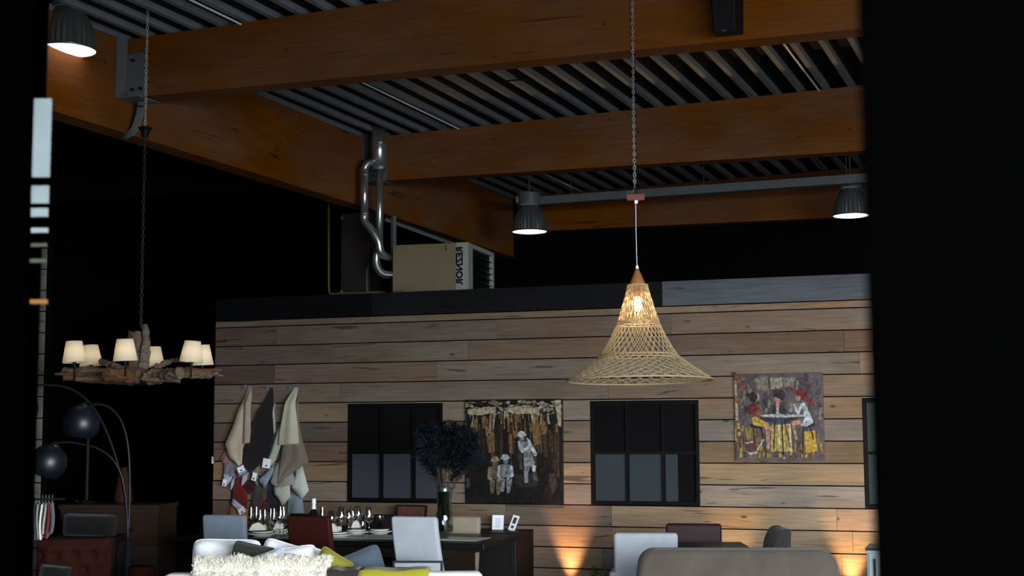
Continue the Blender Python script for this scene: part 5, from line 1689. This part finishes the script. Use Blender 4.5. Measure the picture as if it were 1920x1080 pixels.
# potted shrub beside the light armchair
c = at(1124, 1062, 10.4)
sh = thing('potted_shrub', 'small dark green shrub beside the light grey armchair', 'plant', Vector((c.x, c.y, 0)))
MB().lathe([(.001, 0), (.10, 0), (.13, .24), (.14, .25), (.12, .25), (.11, .20), (.001, .20)], 20).build('pot', M_char, sh, local=True, smooth=True)
M_leaf = mat('dark_leaf', srgb(38, 58, 36), .6, vary=.3, scale=12)
MB().tube([(0, 0, .2), (.0, 0, c.z - .2)], .012, 6).build('stem', M_stem, sh, local=True)
r2 = random.Random(9); mb = MB()
for k in range(700):
    d = Vector((r2.gauss(0, 1), r2.gauss(0, 1), r2.gauss(0, 1))).normalized() * r2.uniform(.3, 1) ** .5
    p = Vector((d.x * .13, d.y * .13, c.z - .20 + d.z * .19))
    t_ = Vector((r2.gauss(0, 1), r2.gauss(0, 1), r2.gauss(.4, 1))).normalized() * .03
    w = t_.cross(Vector((r2.gauss(0, 1), r2.gauss(0, 1), r2.gauss(0, 1)))).normalized() * .009
    mb.add([p, p + t_ * .5 + w, p + t_, p + t_ * .5 - w], [(0, 1, 2, 3)])
mb.build('foliage', M_leaf, sh, local=True, kind='stuff')

# uplights on the floor before the wall
M_upl = mat('lit_uplight_lens', (1, .8, .5, 1), .4, emit=(1, .62, .28, 1), estr=10)
for lab, x, pw in (('floor uplight warming the planks right of the sideboard', 1062, 1.0), ('floor uplight warming the planks behind the dark table', 1372, .55), ('floor uplight warming the planks behind the taupe sofa', 1592, 1.0)):
    u_, z_ = wu(x, 1040, .16)
    p = wp(u_, 0, .13)
    l_ = thing('floor_uplight', lab, 'spotlight', p, -AW, 'floor uplights along the plank wall')
    MB().lathe([(.001, 0), (.05, 0), (.055, .01), (.055, .09), (.045, .10), (.040, .095), (.04, .08)], 20).build('housing', M_blackmetal, l_, local=True, smooth=True)
    MB().disc(.039, .082, 18).build('lens', M_upl, l_, local=True)
    sl = bpy.data.lights.new('uplight_beam', 'SPOT'); sl.energy = 230 * pw; sl.color = (1, .58, .24); sl.spot_size = math.radians(48); sl.spot_blend = .9; sl.shadow_soft_size = .03
    so = bpy.data.objects.new('uplight_beam', sl); C.objects.link(so); so.parent = l_; so.location = (0, 0, .10)
    so.rotation_euler = (math.radians(180 - 6), 0, 0)

# ------------------------------------------------------------------ dark corner at the left
M_rust = fabric('rust_red_velvet', (40, 12, 8), sheen=.0, vary=.1)
c = at(140, 1011, 9.6); s = 9.6 / F
ra_ = thing('tufted_armchair', 'rust red button-tufted armchair in the dark left corner', 'armchair', Vector((c.x, c.y, 0)), .25)
H = c.z; W = 128 * s
def tuft(i, j):
    x = (i - .5) * W; z = .38 + j * (H - .38)
    dz = 0
    for a in range(-2, 3):
        for b in range(4):
            bx = (a + .5 * (b % 2)) * .12; bz = H - .11 - b * .10
            dz += .045 * math.exp(-((x - bx) ** 2 + (z - bz) ** 2) / .0012)
    edge = min(1, 6 * min(i, 1 - i) + .2) * min(1, 8 * (1 - j) + .15)
    return Vector((x, -.05 * edge + dz + .09 * (1 - j), z))
MB().grid(tuft, 44, 36).build('tufted_back', M_rust, ra_, local=True, smooth=True)
for b in range(4):
    for a in range(-2, 3):
        bx = (a + .5 * (b % 2)) * .12; bz = H - .11 - b * .10
        if abs(bx) > W / 2 - .05: continue
        jj = (bz - .38) / (H - .38)
        MB(Matrix.Translation((bx, -.006 + .09 * (1 - jj), bz)) @ Matrix.Rotation(math.pi / 2, 4, 'X')).lathe([(.011, -.004), (.010, .003), (.006, .006), (.001, .007)], 10).build('button', M_rust, ra_, local=True)
slab('back_shell', M_rust, ra_, (-W / 2 - .01, .02, .2), (W / 2 + .01, .16, H - .005), .03)
slab('seat', M_rust, ra_, (-W / 2, -.55, .2), (W / 2, .08, .46), .04)
slab('armrest', M_rust, ra_, (-W / 2 - .1, -.55, .2), (-W / 2, .14, .64), .03); slab('armrest', M_rust, ra_, (W / 2, -.55, .2), (W / 2 + .1, .14, .64), .03)
for x_ in (-W / 2, W / 2):
    for y_ in (-.5, .08):
        MB().tube([(x_, y_, 0), (x_, y_, .2)], .018, 8).build('leg', M_legs, ra_, local=True)
# rust stool
c = at(267, 1061, 9.9); s = 9.9 / F
rs = thing('rust_stool', 'rust red rounded pouffe behind the arc lamp pole', 'pouffe', Vector((c.x, c.y, 0)))
R = 24 * s; H = c.z
MB().lathe([(.001, .06), (R * .9, .06), (R, .10), (R, H - .06), (R * .96, H - .02), (R * .85, H), (R * .5, H - .012), (.001, H - .015)], 30).build('padding', M_rust, rs, local=True, smooth=True)
MB().lathe([(R * 1.005, H * .55), (R * 1.015, H * .55 + .01), (R * 1.005, H * .55 + .02)], 30).build('band', M_legs, rs, local=True)
for q in range(4):
    MB().tube([(R * .7 * math.cos(q * 1.57 + .78), R * .7 * math.sin(q * 1.57 + .78), 0), (R * .7 * math.cos(q * 1.57 + .78), R * .7 * math.sin(q * 1.57 + .78), .07)], .016, 8).build('foot', M_legs, rs, local=True)
# dark green cushion in front of the armchair
pillow('dark green tufty cushion before the rust armchair', (12, 15, 11), 102, 1082, 9.0, 62, 44, .14, .1, -.2, 0, grp='cushions in the dark corner')
# wooden chest
c = at(296, 946, 12.4); s = 12.4 / F
ch = thing('wooden_chest', 'brown wooden chest with drawers in the dark passage at the left', 'chest', Vector((at(205, 946, 12.4).x, 12.4, 0)), -.12)
W = 190 * s; H = c.z
M_chest = wood_mat('chest_wood', srgb(44, 28, 18), grain=.25, knots=False)
MB().box((-W / 2, 0, .06), (W / 2, .45, H - .04)).build('carcass', M_chest, ch, local=True)
MB().box((-W / 2 - .01, -.02, H - .04), (W / 2 + .01, .46, H)).build('top', M_chest, ch, local=True, bevel=.003)
for i in range(2):
    for j in range(3):
        d_ = MB().box((-W / 2 + .02 + i * W / 2, -.016, .09 + j * (H - .16) / 3), (-W / 2 + (i + 1) * W / 2 - .01, 0, .08 + (j + 1) * (H - .16) / 3)).build('drawer', M_chest, ch, local=True, bevel=.003)
        MB().tube([(-W / 4 + i * W / 2, -.016, .08 + (j + .5) * (H - .16) / 3), (-W / 4 + i * W / 2, -.04, .08 + (j + .5) * (H - .16) / 3)], .014, 8).build('knob', M_blackmetal, d_, local=True)
MB().box((-W / 2 + .02, .03, 0), (W / 2 - .02, .42, .06)).build('plinth', M_legs, ch, local=True)
# grey blanket heap in front of it
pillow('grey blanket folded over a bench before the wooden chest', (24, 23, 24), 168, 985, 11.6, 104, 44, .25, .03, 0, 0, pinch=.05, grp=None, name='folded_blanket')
bn = at(168, 1004, 11.6)
bnc = thing('bench', 'dark low bench carrying a grey folded blanket', 'bench', Vector((bn.x, 11.6, 0)))
sB = 11.6 / F
MB().box((-60 * sB, -.2, bn.z - .05), (60 * sB, .2, bn.z)).build('bench_top', M_darkwood, bnc, local=True)
for x_ in (-54, 50):
    for y_ in (-.17, .13):
        MB().box((x_ * sB, y_, 0), (x_ * sB + .04, y_ + .04, bn.z - .05)).build('leg', M_darkwood, bnc, local=True)
# things on the chest
c = at(228, 944, 12.6)
vs2 = thing('terracotta_vase', 'tall brown tapering vase standing on the wooden chest', 'vase', Vector((c.x, 12.65, H)))
MB().lathe([(.001, 0), (.075, 0), (.085, .03), (.07, .15), (.045, .26), (.03, .30), (.034, .32), (.026, .32), (.02, .28)], 22).build('body', mat('brown_clay', srgb(48, 27, 15), .8, spec=.1, vary=.15), vs2, local=True, smooth=True)
c = at(161, 944, 12.6)
ls = thing('lamp_stand', 'slender reddish column lamp stand on the wooden chest', 'lamp stand', Vector((c.x, 12.62, H)))
MB().tube([(0, 0, .015), (0, 0, .60)], .013, 8).build('column', M_chest, ls, local=True)
MB().lathe([(.001, 0), (.08, 0), (.08, .012), (.03, .02), (.001, .02)], 20).build('foot', M_spk, ls, local=True)
for k in range(3):
    c = at(150 + k * 12, 943, 12.5)
    o_ = thing('glass_bowl', ['small glass bowl left of the lamp stand on the chest', 'small glass bowl at the lamp stand on the chest', 'small glass bowl right of the lamp stand on the chest'][k], 'bowl', Vector((c.x, 12.46, H)), 0, 'bowls on the chest')
    MB().lathe([(.001, .003), (.015, .003), (.022, .02), (.024, .035)], 14).build('bowl', M_glass, o_, local=True, smooth=True)
    MB().lathe([(.001, 0), (.014, 0), (.014, .003)], 12).build('foot', M_glass, o_, local=True)
# rail of hanging textiles at the far left
hy = 8.65
c = at(85, 936, hy); s = hy / F
hr = thing('hanger_rack', 'small clip-hanger rack at the far left edge', 'rack', Vector((c.x, hy, 0)))
MB().tube([(-.16, 0, c.z), (.10, 0, c.z), (.12, 0, c.z + .0)], .007, 8).build('rail', M_blackmetal, hr, local=True)
MB().tube([(-.15, 0, 0.02), (-.15, 0, c.z)], .012, 8).build('post', M_blackmetal, hr, local=True)
MB().box((-.3, -.2, 0), (0, .2, .02)).build('foot', M_blackmetal, hr, local=True)
for k, (x, rgb, y1) in enumerate(((62, (120, 118, 118), 1005), (68, (60, 66, 76), 1010), (74, (120, 118, 116), 1009), (80, (206, 202, 196), 1010), (86, (150, 142, 134), 1000), (92, (110, 30, 34), 1008), (98, (60, 66, 66), 1000))):
    xx = at(x, 936, hy).x
    zt2 = at(x, 944, hy).z; zb2 = at(x, y1, hy).z
    tt = thing('hanging_swatch', ['light grey', 'dark slate', 'mid grey', 'pale cream', 'greyish beige', 'wine red', 'dark grey-green'][k] + ' fabric swatch hanging from the rack at the far left', 'swatch', Vector((xx, hy, zb2)), .25, 'swatches on the hanger rack')
    m = fabric('swatch_%d_%d_%d' % rgb, rgb)
    MB().grid(lambda i, j: Vector((.006 * math.sin(j * 4 + k) + .004 * math.sin(i * 7), (i - .5) * .22, j * (zt2 - zb2))), 8, 10).build('cloth', m, tt, local=True, smooth=True, solid=.008)
    MB().tube([(0, 0, zt2 - zb2), (0, 0, zt2 - zb2 + .03), (0, -.008, zt2 - zb2 + .045), (0, .008, zt2 - zb2 + .052), (0, .012, zt2 - zb2 + .035)], .003, 5).build('hanger_hook', M_galv, tt, local=True)
